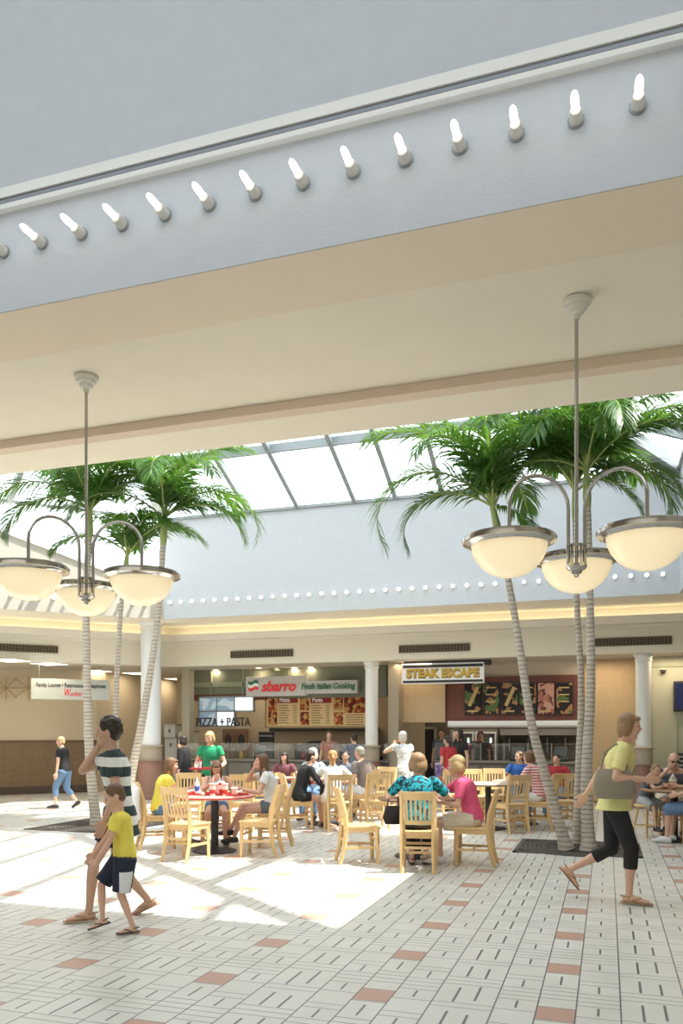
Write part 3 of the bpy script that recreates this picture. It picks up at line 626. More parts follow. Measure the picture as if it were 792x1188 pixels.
s = empty('hood_beam', (0, 0, 0)); tag(s, 'long white canopy beam under the food posters', 'beam'); pbox('beam', 519, 836.5, 669, 843, 18.7, .35, M_signwhite, s, .01); pbox('beam_lip', 519, 842, 669, 843.5, 18.66, .04, M_steel, s)
# fridges, doorway, kitchen fittings
s = empty('drinks_fridge', (0, 0, 0)); tag(s, 'steel framed glass door drinks fridge in the steak kitchen', 'fridge')
pbox('fridge_body', 522, 846, 577, 940, 21.6, .7, M_steel, s)
for x0 in (525, 551):
    pbox('glass_door', x0, 850, x0+23, 900, 21.55, .04, mat('fridge_glass', (.10, .10, .09), .15), s)
    fr = MB(); [pset(fr, *q, 21.52, .05) for q in ((x0, 849, x0+24, 851), (x0, 849, x0+1.4, 900), (x0+22.6, 849, x0+24, 900), (x0, 899, x0+24, 901))]; fr.build('door_frame', M_signwhite, s)
    sh = MB(); [pset(sh, x0+2, 856+7*i, x0+22, 856.7+7*i, 21.53, .03) for i in range(6)]; sh.build('shelf', M_steel, s)
for k, x0 in enumerate((528, 533, 538, 543, 554, 559, 564, 569)): 
    for r_ in range(2):
        q = onY(x0, 862+7*r_*1.0, 21.5); o = MB().lathe([(.03, 0), (.032, .02), (.032, .1), (.012, .13), (.012, .15)], (0, 0, 0), 10).build('drink_bottle', (M_red, M_gold, M_tgreen, M_scr)[(k+r_) % 4], None, True); o.location = (q.x, 21.5, q.z); tag(o, 'small drink bottle on a fridge shelf in the steak kitchen', 'bottle', 'drink bottles in the fridge')
sd = struct(pbox('door_1', 471, 846, 503, 925, 22.3, .06, M_dark)); fr = MB(); [pset(fr, *q, 22.2, .12) for q in ((469, 843, 505, 846), (469, 843, 471, 925), (503, 843, 505.5, 925))]; fr.build('door_frame', mat('door_frame_pale', (.45, .44, .36), .5), sd)
s = empty('kitchen_hood', (0, 0, 0)); tag(s, 'dark steel cooking line with hood behind the steak counter', 'cooking line')
pbox('hood', 580, 846, 668, 853, 21.2, 1.0, M_steel, s); pbox('griddle', 582, 882, 666, 920, 21.3, .9, M_steel, s); pbox('splash_back', 582, 853, 666, 882, 22.2, .05, M_kit, s)
for x0 in (590, 612, 634, 655): pbox('hanging_rail', x0, 856, x0+1, 872, 21.6, .03, M_steel, s)
# counter items: registers, jars
for k, (px, Y, zc) in enumerate(((300, 18.4, .92), (432, 18.4, .92), (516, 18.85, .92), (600, 18.85, .92), (650, 18.85, .92))):
    x = onY(px, 850, Y).x; s = empty('cash_register', (x, Y, zc)); tag(s, ('dark cash register on the pizza counter, left of centre', 'dark cash register at the right end of the pizza counter', 'dark cash register at the left end of the steak counter', 'dark cash register in the middle of the steak counter', 'dark cash register on the steak counter near the palms')[k], 'cash register')
    MB().box(-.17, -.02, 0, .17, .32, .09).build('drawer_base', M_dark, s, bevel=.01); MB().cbox((0, .12, .23), (.28, .04, .22), Matrix.Rotation(R(-15), 3, 'X')).build('screen', mat('register_grey', (.12, .12, .13), .4), s, bevel=.008); MB().tube([(0, .14, .08), (0, .14, .2)], .02, 8).build('stand', M_dark, s)
for k in range(9):
    x = onY(232+24*k, 850, 18.5).x; m_ = (M_cream, M_red, M_gold, M_tgreen)[k % 4]
    o = MB().lathe([(.04, 0), (.055, .02), (.05, .14), (.03, .17), (.032, .19)], n=14).build('condiment_jar', m_, None, True); o.location = (x, 18.5, .92); tag(o, 'small condiment jar standing on the pizza counter behind the glass', 'jar', 'jars along the pizza counter')
# left corridor wall and its end
M_wain = tile_mat('brown_wainscot', (.17, .105, .05), (.24, .16, .085), .3, .3, (.12, .08, .05)); M_leftwall = mat('left_wall_tan', (.58, .50, .37), .85)
def diag(name, px0, px1, K, z0, z1, th, m):
    a, b = onD(px0, 850, K), onD(px1, 850, K); n = Vector((-1, 1, 0)).normalized()*th
    vs = quadprism([(a.x, a.y, z0), (b.x, b.y, z0), (b.x, b.y, z1), (a.x, a.y, z1)], n); return struct(MB().add(vs, [(0,1,2,3),(7,6,5,4),(0,4,5,1),(1,5,6,2),(2,6,7,3),(3,7,4,0)]).build(name, m))
diag('wall_diagonal', -160, 112, -31.2, 0, LOWC-.001, .2, M_leftwall); diag('wall_wainscot', -160, 112, -31.17, 0.12, 1.33, .04, M_wain); diag('baseboard_diagonal', -160, 112, -31.14, 0, .2, .04, mat('dark_base', (.09, .06, .045), .4)); diag('trim_12', -160, 112, -31.13, 1.33, 1.38, .06, mat('trim_brown', (.15, .08, .045), .5))
struct(MB().box(-16.8, 24.2, 0, onY(222, 850, 24.2).x, 24.4, LOWC-.001).build('wall_corridor_end', mat('corridor_gold', (.60, .48, .26), .8)))
e_ = onD(112, 850, -31.2); struct(MB().box(e_.x-.2, e_.y, 0, e_.x, 24.2, LOWC-.001).build('wall_corridor_left', M_leftwall)); struct(MB().box(e_.x, 24.15, 0, onY(222, 850, 24.2).x, 24.2, 1.3).build('wall_corridor_wainscot', M_wain))
# wooden lattice on the diagonal wall
s = empty('lattice_screen', (0, 0, 0)); tag(s, 'pale wooden crossed lattice behind the hanging white sign', 'lattice')
for (p, q, r_, t_) in ((-6, 20, 784, 812), (16, 50, 784, 812)):
    lb = MB()
    for (u0, v0, u1, v1) in ((p, r_+2, q, t_-2), (p, t_-2, q, r_+2), (p, (r_+t_)/2, q, (r_+t_)/2), ((p+q)/2, r_, (p+q)/2+.3, t_)):
        a, b = onD(u0, v0, -31.1), onD(u1, v1, -31.1); lb.bar(a, b, .018, .022)
    lb.build('lattice_panel', mat('lattice_wood', (.40, .28, .12), .6), s)
s = empty('lattice_screen', (0, 0, 0)); tag(s, 'pale crossed lattice at the end of the corridor behind the palm trunks', 'lattice')
lb = MB()
for (u0, v0, u1, v1) in ((142, 792, 160, 815), (142, 815, 160, 792), (142, 803, 160, 803), (151, 790, 151.3, 818)): lb.bar(onY(u0, v0, 24.1), onY(u1, v1, 24.1), .045, .045)
lb.build('lattice_panel', mat('lattice_wood', (.40, .28, .12), .6), s)
# hanging white sign, parallel to the diagonal
K = -29.0; a, b = onD(36, 786, K), onD(127.5, 790, K); mid = (a+b)/2; wd = (b-a).xy.length
s = empty('hanging_sign', (mid.x, mid.y, 0), R(45)); tag(s, 'white hanging sign with black and red lettering at the left corridor', 'sign'); z1 = (a.z+b.z)/2; z0 = z1-.50
MB().box(-wd/2, 0, z0, wd/2, .05, z1).build('sign_board', mat('frosted_sign', (.52, .55, .52), .5, emit=.05), s, bevel=.006)
for x in (-wd*.4, wd*.4): MB().tube([(x, .025, z1), (x, .025, LOWC)], .005, 6).build('hanger', M_steel, s)
def fit(name, body, x0, x1, z, size, m, y=-.004, **k):
    o = text(name, body, (x0, y, z), size, m, s, ext=.003, **k); wv = max(v.co.x for v in o.data.vertices)-min(v.co.x for v in o.data.vertices); o.scale.x = (x1-x0)/wv
fit('black_lettering', 'Family Lounge \u2022 Restrooms \u2022 Telephones', -wd*.44, wd*.44, z1-.20, .15, M_tdark, bold=.003); fit('red_lettering', 'W', -wd*.10, -wd*.015, z0+.09, .26, M_tred, shear=.2, bold=.004); fit('red_lettering', 'estfield', -wd*.02, wd*.13, z0+.09, .17, M_tred, shear=.35)
s = empty('hanging_sign', (0, 0, 0)); tag(s, 'small green and gold lounge sign at the corridor entrance behind the palms', 'sign'); pbox('sign_board', 137.5, 814.5, 166, 824, 20.6, .05, mat('green_sign', (.16, .18, .10), .5), s); 
for bd, p0, p1, pyy, sz in (('The', 142, 150, 814.0, .16), ('FAMILY LOUNGE', 143, 164, 818.8, .09), ('REST ROOMS', 143, 162, 822.6, .09)): ptext('lettering', bd, p0, p1, pyy, 20.58, M_signwhite if sz < .1 else M_tdark, s, size=sz, ext=.003)
for px in (141, 163): q = onY(px, 814.5, 20.62); MB().tube([(q.x, q.y, q.z), (q.x, q.y, LOWC)], .006, 6).build('hanger', M_steel, s)
# television and camera on the right wall
s = empty('television', (0, 0, 0)); tag(s, 'dark flat television mounted on the sage wall at the right edge', 'television'); q = onY(781, 789, 18.5); MB().box(q.x, 18.48, 2.03, q.x+1.1, 18.56, 2.68).build('frame', M_dark, s, bevel=.01); MB().box(q.x+.04, 18.47, 2.08, q.x+1.06, 18.49, 2.63).build('screen', mat('tv_blue', (.01, .015, .07), .2, emit=.15, ecol=(.02, .03, .2)), s); MB().box(q.x+.4, 18.56, 2.2, q.x+.7, 18.6, 2.5).build('bracket', M_dark, s)
s = empty('security_camera', (0, 0, 0)); tag(s, 'small black dome camera high on the sage wall', 'camera'); q = onY(769, 779, 18.55); MB().sph((q.x, 18.55, q.z), .05, 14, 8).build('dome', M_dark, s, True); MB().lathe([(.06, 0), (.06, .02)], (q.x, 18.55, q.z+.04), 16).build('mount', M_cream, s, True)
sg = mat('sage_panel', (.40, .41, .30), .7)
for q in ((754, 772, 755.2, 915), (754, 772, 792, 773.2), (785, 838, 786.2, 915), (785, 838, 800, 839)): struct(pbox('trim_13', *q, 18.575, .025, sg))
s = empty('drinks_rack', (0, 0, 0)); tag(s, 'black slatted rack against the sage wall behind the bald man', 'rack'); pbox('rack_body', 784, 874, 800, 925, 18.2, .35, M_dark, s)
for i in range(4): pbox('rack_slat', 785, 877+5*i, 799, 879+5*i, 18.17, .03, M_steel, s)
# recessed lights in the low ceiling
def clight(px, py, w_, l_, label, en, small=False):
    d = F*(LOWC-CAMH)/(850-py); x, y = at(px, d); t = empty('ceiling_light', (x, y, LOWC)); tag(t, label, 'ceiling light', 'recessed lights in the low ceiling')
    if small: MB().lathe([(w_+.03, -.006), (w_+.03, .0)], n=20).build('trim_ring', M_white, t, True); MB().lathe([(w_, -.009), (w_, -.006)], n=20).build('diffuser', M_panel_small, t, True)
    else: MB().box(-w_/2-.03, -l_/2-.03, -.008, w_/2+.03, l_/2+.03, -.001).build('frame', M_white, t); MB().box(-w_/2, -l_/2, -.014, w_/2, l_/2, -.008).build('diffuser', M_panel, t)
    if en:
        l = lamp('ceiling_lamp', 'AREA', (x, y, LOWC-.03), en*.6, (1, .80, .55), size=w_*2 if small else w_, size_y=w_*2 if small else l_); l.parent = None
for i, (px, py) in enumerate(((57, 770), (111, 778.5), (151, 786), (207, 787.5), (190, 793.5), (160, 781), (12, 766))): clight(px, py, .6, .6, ('square lit ceiling panel nearest the left wall', 'square lit ceiling panel above the hanging white sign', 'square lit ceiling panel between the left palms', 'square lit ceiling panel left of the pizza shop', 'square lit ceiling panel deepest in the corridor', 'square lit ceiling panel behind the tall white column', 'square lit ceiling panel at the left edge of the view')[i], 22)
DL = ('leftmost of three small downlights before the limestone wall', 'middle one of three small downlights before the limestone wall', 'rightmost of the upper small downlights before the limestone wall', 'small downlight set lowest before the limestone wall', 'small downlight over the sage wall', 'small downlight over the left end of the red lettered sign', 'second small downlight from the left above the red lettering', 'third small downlight above the red lettering', 'small downlight above the green lettering', 'small downlight above the right end of the green lettering', 'small downlight over the olive bulkhead left of the sign', 'small downlight above the leaning palm trunk', 'small downlight above the food posters right of the leaning trunk')
for i, (px, py) in enumerate(((699, 768), (716, 769), (732, 769.5), (732, 773), (778, 767), (300, 775), (322, 775.5), (341, 774.5), (360, 774), (388, 774), (250, 777), (590, 773), (630, 772))): clight(px, py, .07, .07, DL[i], 9, True)
for px, Y, en in ((300, 20.3, 34), (380, 20.3, 30), (480, 18.3, 22), (560, 20.9, 24), (640, 20.9, 22), (700, 18.35, 20), (785, 18.1, 24)):  # lamps without fixtures; the last is added to brighten the sage wall
    q = onY(px, 780, Y); lamp('shop_fill_light', 'AREA', (q.x, Y, LOWC-.05), en, (1, .80, .56), size=.9, size_y=.5)
# ------------------------------------------------------------------ chairs
def make_chair():
    t = empty('dining_chair', (0, 0, 0))
    mb = MB(); w0, w1 = .215, .185
    mb.add([(-w1, -.205, .435), (w1, -.205, .435), (w0, .215, .435), (-w0, .215, .435), (-w1, -.205, .462), (w1, -.205, .462), (w0, .215, .462), (-w0, .215, .462)], [(0,3,2,1),(4,5,6,7),(0,1,5,4),(1,2,6,5),(2,3,7,6),(3,0,4,7)])
    mb.build('seat', M_wood, t, bevel=.01)
    ap = MB(); ap.bar((-.18, .18, .41), (.18, .18, .41), .02, .055); ap.bar((-.17, -.17, .41), (.17, -.17, .41), .02, .055)
    for s in (-1, 1): ap.bar((s*.17, -.17, .41), (s*.185, .18, .41), .02, .055)
    ap.build('apron', M_wood, t)
    for s in (-1, 1):
        l = MB(); l.loft([((s*.19, .19, 0), (.024, 0, 0), (0, .024, 0)), ((s*.185, .18, .435), (.031, 0, 0), (0, .031, 0))], 4); l.v = l.v
        l.build('leg', M_wood, t, bevel=.003)
        r = MB(); ys = ((0, -.27, .024), (.2, -.215, .03), (.45, -.19, .034), (.62, -.205, .032), (.90, -.285, .026)); r.loft([((s*.178, y, z), (q, 0, 0), (0, q, 0)) for z, y, q in ys], 4)
        # square section turned flat
        r.build('leg', M_wood, t, bevel=.003)
        MB().bar((s*.178, -.215, .20), (s*.188, .185, .20), .016, .03).build('stretcher', M_wood, t)
    MB().bar((-.183, -.01, .20), (.183, -.01, .20), .016, .03).build('stretcher', M_wood, t)
    MB().bar((-.178, -.205, .28), (.178, -.205, .28), .016, .03).build('stretcher', M_wood, t); MB().bar((-.186, .183, .28), (.186, .183, .28), .016, .03).build('stretcher', M_wood, t)
    b = MB(); n = 8; back = lambda z: -.205-(z-.62)*.286
    for z0, z1, th in ((.825, .92, .022), (.54, .585, .018)):
        secs = []
        for i in range(n+1):
            x = -.20+.40*i/n; y = -.022*(1-(x/.2)**2)
            if z0 < .6: x *= .85
            for zz in (z0, z1): pass
            yb0, yb1 = back(z0)+y, back(z1)+y
            secs.append([(x, yb0-th/2, z0), (x, yb1-th/2, z1), (x, yb1+th/2, z1), (x, yb0+th/2, z0)])
        vs = [v for q in secs for v in q]; fs = [(4*i+k, 4*i+(k+1) % 4, 4*i+4+(k+1) % 4, 4*i+4+k) for i in range(n) for k in range(4)]+[(3, 2, 1, 0), (4*n, 4*n+1, 4*n+2, 4*n+3)]
        b.add(vs, fs)
    for i in range(6):
        x = -.132+.264*i/5; y = -.02*(1-(x/.2)**2); b.bar((x*.95, back(.57)+y, .57), (x, back(.84)+y, .84), .026, .012, up=(0, -1, .2))
    b.build('backrest', M_wood, t, bevel=.002)
    return t
CH = [None]
def chair(px, d, face, label, grp='blond slat back chairs'):
    if CH[0] is None: CH[0] = o = make_chair()
    else: o = copy_tree(CH[0])
    x, y = at(px, d); o.location = (x, y, 0); o.rotation_euler = (0, 0, TH+R(face)-math.atan((px-396)/F)); tag(o, label, 'chair', grp); return o
# ------------------------------------------------------------------ tables
def table(px, d, r, label, top, edge, h=.75, group='round pedestal tables'):
    x, y = at(px, d); t = empty('round_table', (x, y, 0)); tag(t, label, 'table', group)
    MB().lathe([(.001, h-.03), (r-.01, h-.03), (r, h-.025), (r, h-.003), (r-.006, h), (.001, h)], n=48).build('tabletop', top, t, True)
    MB().lathe([(r+.001, h-.026), (r+.006, h-.02), (r+.006, h-.008), (r+.001, h-.004)], n=48).build('edge_band', edge, t, True)
    MB().lathe([(.05, .03), (.05, h-.06), (.16, h-.04), (.16, h-.03)], n=24).build('pedestal', M_black, t, True)
    MB().lathe([(.001, 0), (.29, 0), (.295, .012), (.27, .022), (.08, .04), (.05, .07)], n=36).build('base', M_black, t, True)
    return (x, y, h)
M_top = mat('tabletop_rose', (0.62, 0.30, 0.24), .3); M_topc = mat('tabletop_cream', (.60, .50, .38), .35)
# ------------------------------------------------------------------ people
M_skin = mat('skin_light', (0.70, 0.43, 0.31), .5, spec=.3); M_skin2 = mat('skin_tan', (0.60, 0.37, 0.26), .5, spec=.3); M_eye = mat('eye_dark', (0.04, 0.025, 0.02), .3); M_lip = mat('lips', (0.45, 0.14, 0.12), .5)
def hairm(n, a, b):
    m = mat(n, a, .5); g = NG(m); mp = m.node_tree.nodes.new('ShaderNodeMapping'); mp.inputs['Scale'].default_value = (60, 60, 9); m.node_tree.links.new(g.tc.outputs['Object'], mp.inputs[0])
    nz = g.noise(1.6, 4, mp.outputs[0]); g.base(g.mix(nz, a, b)); bp = m.node_tree.nodes.new('ShaderNodeBump'); bp.inputs['Strength'].default_value = .6; bp.inputs['Distance'].default_value = .01
    m.node_tree.links.new(nz, bp.inputs['Height']); m.node_tree.links.new(bp.outputs[0], m.node_tree.nodes['Principled BSDF'].inputs['Normal']); return m
H_dk = hairm('hair_dark', (.012, .008, .006), (.045, .028, .02)); H_br = hairm('hair_brown', (.09, .045, .022), (.22, .12, .06)); H_bl = hairm('hair_blond', (.38, .24, .10), (.68, .50, .27)); H_gr = hairm('hair_grey', (.22, .18, .14), (.50, .45, .38)); H_wh = hairm('hair_white', (.5, .48, .45), (.8, .78, .74)); H_ab = hairm('hair_light_brown', (.20, .11, .05), (.40, .25, .13)); H_rd = hairm('hair_copper', (.35, .15, .05), (.60, .34, .14))
def cl(n, c): return mat('cloth_'+n, c, .85, noise=.10, nscale=25, bump=.25, bscale=40)
def ik(a, t, l1, l2, pole):
    a, t = Vector(a), Vector(t); v = t-a; d = v.length; mx = (l1+l2)*.995
    if d > mx: t = a+v*mx/d; v = t-a; d = mx
    if d < abs(l1-l2)+.02: d = abs(l1-l2)+.02
    u = v.normalized(); x = (l1*l1-l2*l2+d*d)/(2*d); h = math.sqrt(max(l1*l1-x*x, 0)); pl = Vector(pole); pl = (pl-u*pl.dot(u))
    pl = pl.normalized() if pl.length > 1e-4 else Vector((0, 1, 0)); return a+u*x+pl*h, t
def person(label, px, d, face, H=1.68, sit=False, lean=4, hunch=8, side=0, head=(0, 8), rh=None, lh=None, rf=None, lf=None, kp=None, rfp=0, lfp=0, skin=None, hair=('short', None), top=None, tl=0.0, sl=.55, bottom=None, bl=.7, skirt=None,
           shoe=None, shoecol=None, vox=.011, hs=1.0, fem=True, extra=None, group=None, name='person', seat=.462, curl=.5, paint=None, glasses=False, bw=1.0, rpole=None, lpole=None, relax=False, off=(0, 0), cat='person'):
    x, y = at(px, d); rt = TH+R(face)-math.atan((px-396)/F); root = empty('person', (x, y, 0), rt); tag(root, label, cat, group)
    S = H/1.7; skin = skin or M_skin; V = Vector
    hz = seat+.085*S*1.0 if sit else .92*S
    if not sit and rf and lf:
        for q in (rf, lf):
            if q[2] < .16*S: hz = min(hz, q[2]+math.sqrt(max((.838*S)**2-q[1]**2, .01)))
    hip = V((off[0], off[1]-(.04 if sit else 0), hz))
    def spine(t):
        n = 10; p = hip.copy(); st = .53*S/n
        if t <= 0: return hip+V((0, 0, 1))*t*.53*S
        for i in range(int(round(t*n*4))):
            a = R(lean+hunch*(i/(n*4))); p = p+V((math.sin(R(side)), math.sin(a), math.cos(a))).normalized()*st/4
        return p
    def sdir(t): a = R(lean+hunch*t); return V((0, math.cos(a), -math.sin(a))) if t > 0 else V((0, 1, 0))
    X = V((1, 0, 0)); f = (.95 if fem else 1.05)*bw
    prof = [(-.13, .10, .085), (-.06, .155, .105), (.03, .168 if fem else .158, .115), (.15, .155, .108), (.32, .132 if fem else .142, .098), (.5, .140, .104), (.68, .152, .122 if fem else .112), (.82, .160, .108), (.93, .140, .082), (1.0, .075, .06)]
    def torso(mb, g, t0, t1, n=20, ex=0):
        secs = []
        for t, a, b in prof:
            if t0 <= t <= t1: secs.append((spine(t), X*(a*S*f+g), sdir(max(t, 0))*(b*S*f+g)))
        return mb.loft(secs, n)
    nb = spine(1.0); sh = spine(.90); hd_y, hd_p = R(head[0]), R(head[1])
    hf = V((math.sin(-hd_y)*math.cos(hd_p), math.cos(hd_y)*math.cos(hd_p), -math.sin(hd_p))); hr = hf.cross(V((0, 0, 1))).normalized(); hu = hr.cross(hf).normalized()
    k = S*hs; hc = nb+V((0, math.sin(R(lean+hunch))*.5, 1)).normalized()*.155*k+hf*.02*k
    body = MB(); torso(body, -.004, -.13, 1.0)
    body.chain([(nb-V((0, 0, .03)), .055*k), (hc-hu*.06*k-hf*.015*k, .050*k)])
    hp = lambda r, ff, u: hc+hr*r*k+hf*ff*k+hu*u*k
    body.ell(hp(0, -.006, .02), hr*.073*k, hf*.092*k, hu*.088*k, 18, 12); body.ell(hp(0, .024, -.042), hr*.056*k, hf*.060*k, hu*.072*k, 16, 10); body.sph(hp(0, .058, -.095), .026*k)
    body.tube([hp(0, .078, .012), hp(0, .098, -.018), hp(0, .086, -.032)], [.009*k, .016*k, .014*k], 8); body.ell(hp(0, .072, .03), hr*.05*k, hf*.016*k, hu*.012*k); body.ell(hp(0, .078, -.058), hr*.024*k, hf*.012*k, hu*.011*k)
    for s in (-1, 1): body.ell(hp(s*.075, -.008, -.004), hr*.012*k, hf*.020*k, hu*.032*k); body.sph(hp(s*.036, .058, -.025), .026*k)
    # limbs
    arms = []
    for s, tg, pole in ((1, rh, rpole), (-1, lh, lpole)):
        a = sh+X*s*.160*S*f
        if tg is None: tg = (s*.26, .22, hz+.17) if sit else (s*.25*S, .06, .82*S)
        if pole is None: pole = (s*.5, -.8, -.5)
        el, wr = ik(a, tg, .285*S, .25*S, pole); fd = (wr-el).normalized(); arms.append((a, el, wr, fd))
        body.chain([(a, .052*S), (a.lerp(el, .5), .044*S), (el, .036*S), (el.lerp(wr, .3), .037*S), (wr, .024*S)])
        nrm = fd.cross(V((0, 0, 1))); nrm = nrm.normalized() if nrm.length > .1 else X*s; nrm = nrm*s; wv = fd.cross(nrm).normalized()
        if wv.z < 0: wv = -wv
        pc = wr+fd*.05*S; body.ell(pc, wv*.041*S, nrm*.017*S, fd*.052*S)
        for i in range(4):
            o = (i-1.5)*.0205*S; c0 = wr+fd*.085*S+wv*o; L = (.036, .043, .047, .041)[i]*S; fr = .0088 if vox < .0095 else .0105
            cd = (fd*math.cos(curl*.6)-nrm*math.sin(curl*.6)).normalized(); ce = (fd*math.cos(curl*1.6)-nrm*math.sin(curl*1.6)).normalized()
            body.chain([(c0-fd*.02, fr), (c0+cd*L, fr*.95), (c0+cd*L+ce*L*.9, fr*.85)], 6)
        tb = wr+fd*.03*S+wv*.033*S; td = (fd*.75+wv*.65-nrm*.25).normalized(); body.chain([(tb, .012), (tb+td*.035*S, .0105), (tb+(td+fd*.6).normalized()*.064*S, .009)], 6)
    legs = []
    for s, tg, pit in ((1, rf, rfp), (-1, lf, lfp)):
        a = hip+X*s*.088*S*f+V((0, 0, -.01))
        if tg is None: tg = (s*.12, .42*S, .08) if sit else (s*.10*S, .02, .075*S)
        pole = kp or ((s*.12, 1, .9) if sit else (s*.05, 1, 0))
        kn, an = ik(a, tg, .43*S, .415*S, pole); legs.append((a, kn, an, pit))
        body.chain([(a, .082*S*f), (a.lerp(kn, .45), .071*S*f), (kn, .049*S), (kn.lerp(an, .32), .050*S), (kn.lerp(an, .75), .034*S), (an, .031*S)], 12)
        fw = V((s*.12, math.cos(R(pit)), -math.sin(R(pit)))).normalized(); dn = -(fw.cross(X)).normalized(); dn = dn if dn.z < 0 else -dn; h_ = .045*S
        body.loft([(an-fw*.055*S+dn*h_*.8, X*.022*S, dn*.022*S), (an-fw*.02*S+dn*h_*.65, X*.033*S, dn*.036*S), (an+fw*.05*S+dn*h_*.62, X*.037*S, dn*.034*S), (an+fw*.13*S+dn*h_*.95, X*.043*S, dn*.019*S), (an+fw*.175*S+dn*h_*1.05, X*.032*S, dn*.012*S)], 12)
        legs[-1] += (fw, dn, h_)
    ey = [hp(s*.030, .086, .006) for s in (-1, 1)]; mo = hp(0, .088, -.058)
    def color(c):
        c = V(c)
        for e in ey:
            if (c-e).length < .0125*k: return 1
        q = c-mo; 
        if abs(q.dot(hr)) < .022*k and abs(q.dot(hu)) < .007*k and q.dot(hf) > -.02*k: return 2
        return 0
    remesh(body, 'body', [skin, M_eye, M_lip], root, vox, color, 2)
    # hair
    st, hm = hair
    if st != 'none':
        h = MB()
        if st != 'bald':
            h.ell(hp(0, -.020, .034), hr*.083*k, hf*.094*k, hu*.084*k, 18, 12); h.ell(hp(0, -.050, -.01), hr*.072*k, hf*.058*k, hu*.078*k, 14, 10)
        if st == 'bald':
            h.ell(hp(0, -.055, -.03), hr*.078*k, hf*.048*k, hu*.045*k)
            for s in (-1, 1): h.ell(hp(s*.066, -.02, -.012), hr*.014*k, hf*.04*k, hu*.03*k)
        if st in ('bob', 'long', 'full'):
            q = 1.0 if st != 'full' else 1.25
            for s in (-1, 1): h.ell(hp(s*.064*q, -.018, -.02), hr*.028*k*q, hf*.052*k, hu*.082*k)
            h.ell(hp(0, -.058, -.03), hr*.078*k*q, hf*.048*k*q, hu*.09*k); h.ell(hp(.01, .058, .072), hr*.055*k, hf*.03*k, hu*.022*k)
        if st == 'full': h.ell(hp(0, -.03, .05), hr*.095*k, hf*.098*k, hu*.086*k, 16, 10)
        if st == 'long':
            b0 = hp(0, -.07, -.04); dn_ = V((0, -.12, -1)).normalized(); ba = sdir(.9)
            h.loft([(b0, X*.07*k, hf*.035*k), (b0+dn_*.10*k, X*.075*k, hf*.032*k), (b0+dn_*.22*k, X*.070*k, hf*.028*k), (b0+dn_*.34*k, X*.045*k, hf*.018*k)], 14)
            for s in (-1, 1): h.tube([hp(s*.07, .01, .03), hp(s*.077, .012, -.05), hp(s*.074, .02, -.13)+V((0, 0, -.02)), hp(s*.07, .02, -.13)+V((0, 0, -.14*k))], [.016*k, .022*k, .022*k, .010*k], 8)
        if st == 'pony':
            b0 = hp(0, -.10, .02); h.tube([b0, b0-hf*.03*k+V((0, 0, -.04)), b0-hf*.02*k+V((0, 0, -.15*k)), b0+V((0, 0, -.25*k))], [.02*k, .032*k, .028*k, .01*k], 10)
        if st == 'bun': h.sph(hp(0, -.095, .05), .036*k)
        if st == 'curly':
            rg = random.Random(3)
            for i in range(70):
                a, b = rg.uniform(0, 6.28), rg.uniform(-.55, 1.5); q = V((math.cos(a)*math.cos(b), math.sin(a)*math.cos(b), math.sin(b)))
                if q.y > .45 and q.z < .55: continue
                h.sph(hp(q.x*.085, -.028+q.y*.095, .025+q.z*.092), rg.uniform(.018, .028)*k, 8, 5)
        if st == 'cap': h.ell(hp(0, .085, .045), hr*.06*k, hf*.06*k, hu*.01*k)
        remesh(h, 'hair', hm, root, max(vox*.85, .008), None, 1)
    if glasses:
        g = MB()
        for s in (-1, 1): g.ell(hp(s*.032, .098, .006), hr*.026*k, hf*.006*k, hu*.018*k); g.tube([hp(s*.056, .09, .01), hp(s*.078, -.01, .01)], .003, 6)
        g.tube([hp(-.01, .104, .01), hp(.01, .104, .01)], .003, 6); g.build('glasses', M_dark, root, True)
    # clothes
    if top:
        c = MB(); torso(c, .013, -.06 if tl >= 0 else -.06, .96)
        if tl < 0: c.loft([(spine(.10), X*(.172*S*f+.016), V((0, 1, 0))*(.118*S*f+.016)), (spine(-.06), X*(.184*S*f+.02), V((0, 1, 0))*(.13*S*f+.024)), (spine(min(tl*.5, -.07)), X*(.185*S*f+.018), V((0, 1, 0))*(.135*S*f+.016)), (spine(tl), X*(.20*S*f+.016), V((0, 1, 0))*(.15*S*f+.03))], 20)
        c.loft([(spine(.93), X*(.13*S*f), sdir(.93)*.085*S*f), (nb+V((0, 0, .005)), X*.068*S, sdir(1)*.06*S)], 16)
        if sl > 0:
            for a, el, wr, fd in arms:
                def lim(q): return a.lerp(el, q) if q <= 1 else el.lerp(wr, q-1)
                def lr(q): return (.052-.016*min(q, 1)-.010*max(q-1, 0))*S
                c.sph(a, .061*S); qs = [0, min(sl, 1)*.5, min(sl, 1)]+([1+(sl-1)*.5, sl] if sl > 1 else []); pts = [lim(q) for q in qs]
                c.tube(pts, [(lr(q)+.014+(.006 if sl <= 1 else 0)*q/sl) for q in qs], 14)
                if sl > 1: c.sph(el, .053*S)
        remesh(c, 'shirt' if tl > -.3 else 'long_shirt', top, root, vox, None, 3)
    if bottom:
        c = MB(); c.loft([(spine(t), X*(a*S*f+.010), V((0, 1, 0))*(b*S*f+.010)) for t, a, b in prof if t <= .15], 18)
        for a, kn, an, *_ in legs:
            def lim(q): return a.lerp(kn, q) if q <= 1 else kn.lerp(an, q-1)
            def lr(q): return ((.084-.033*q) if q < 1 else (.051-.017*(q-1)))*S*f
            loose = .020 if bl > 1.2 else .018+.018*bl
            c.sph(a, .094*S*f); qs = [0, .35*min(bl, 1), min(bl, 1)]+([1.35, min(bl, 1.7), bl] if bl > 1.4 else [bl] if bl > 1 else []); c.tube([lim(q) for q in qs], [lr(q)+loose for q in qs], 14)
            if bl > 1: c.sph(kn, .052*S+loose)
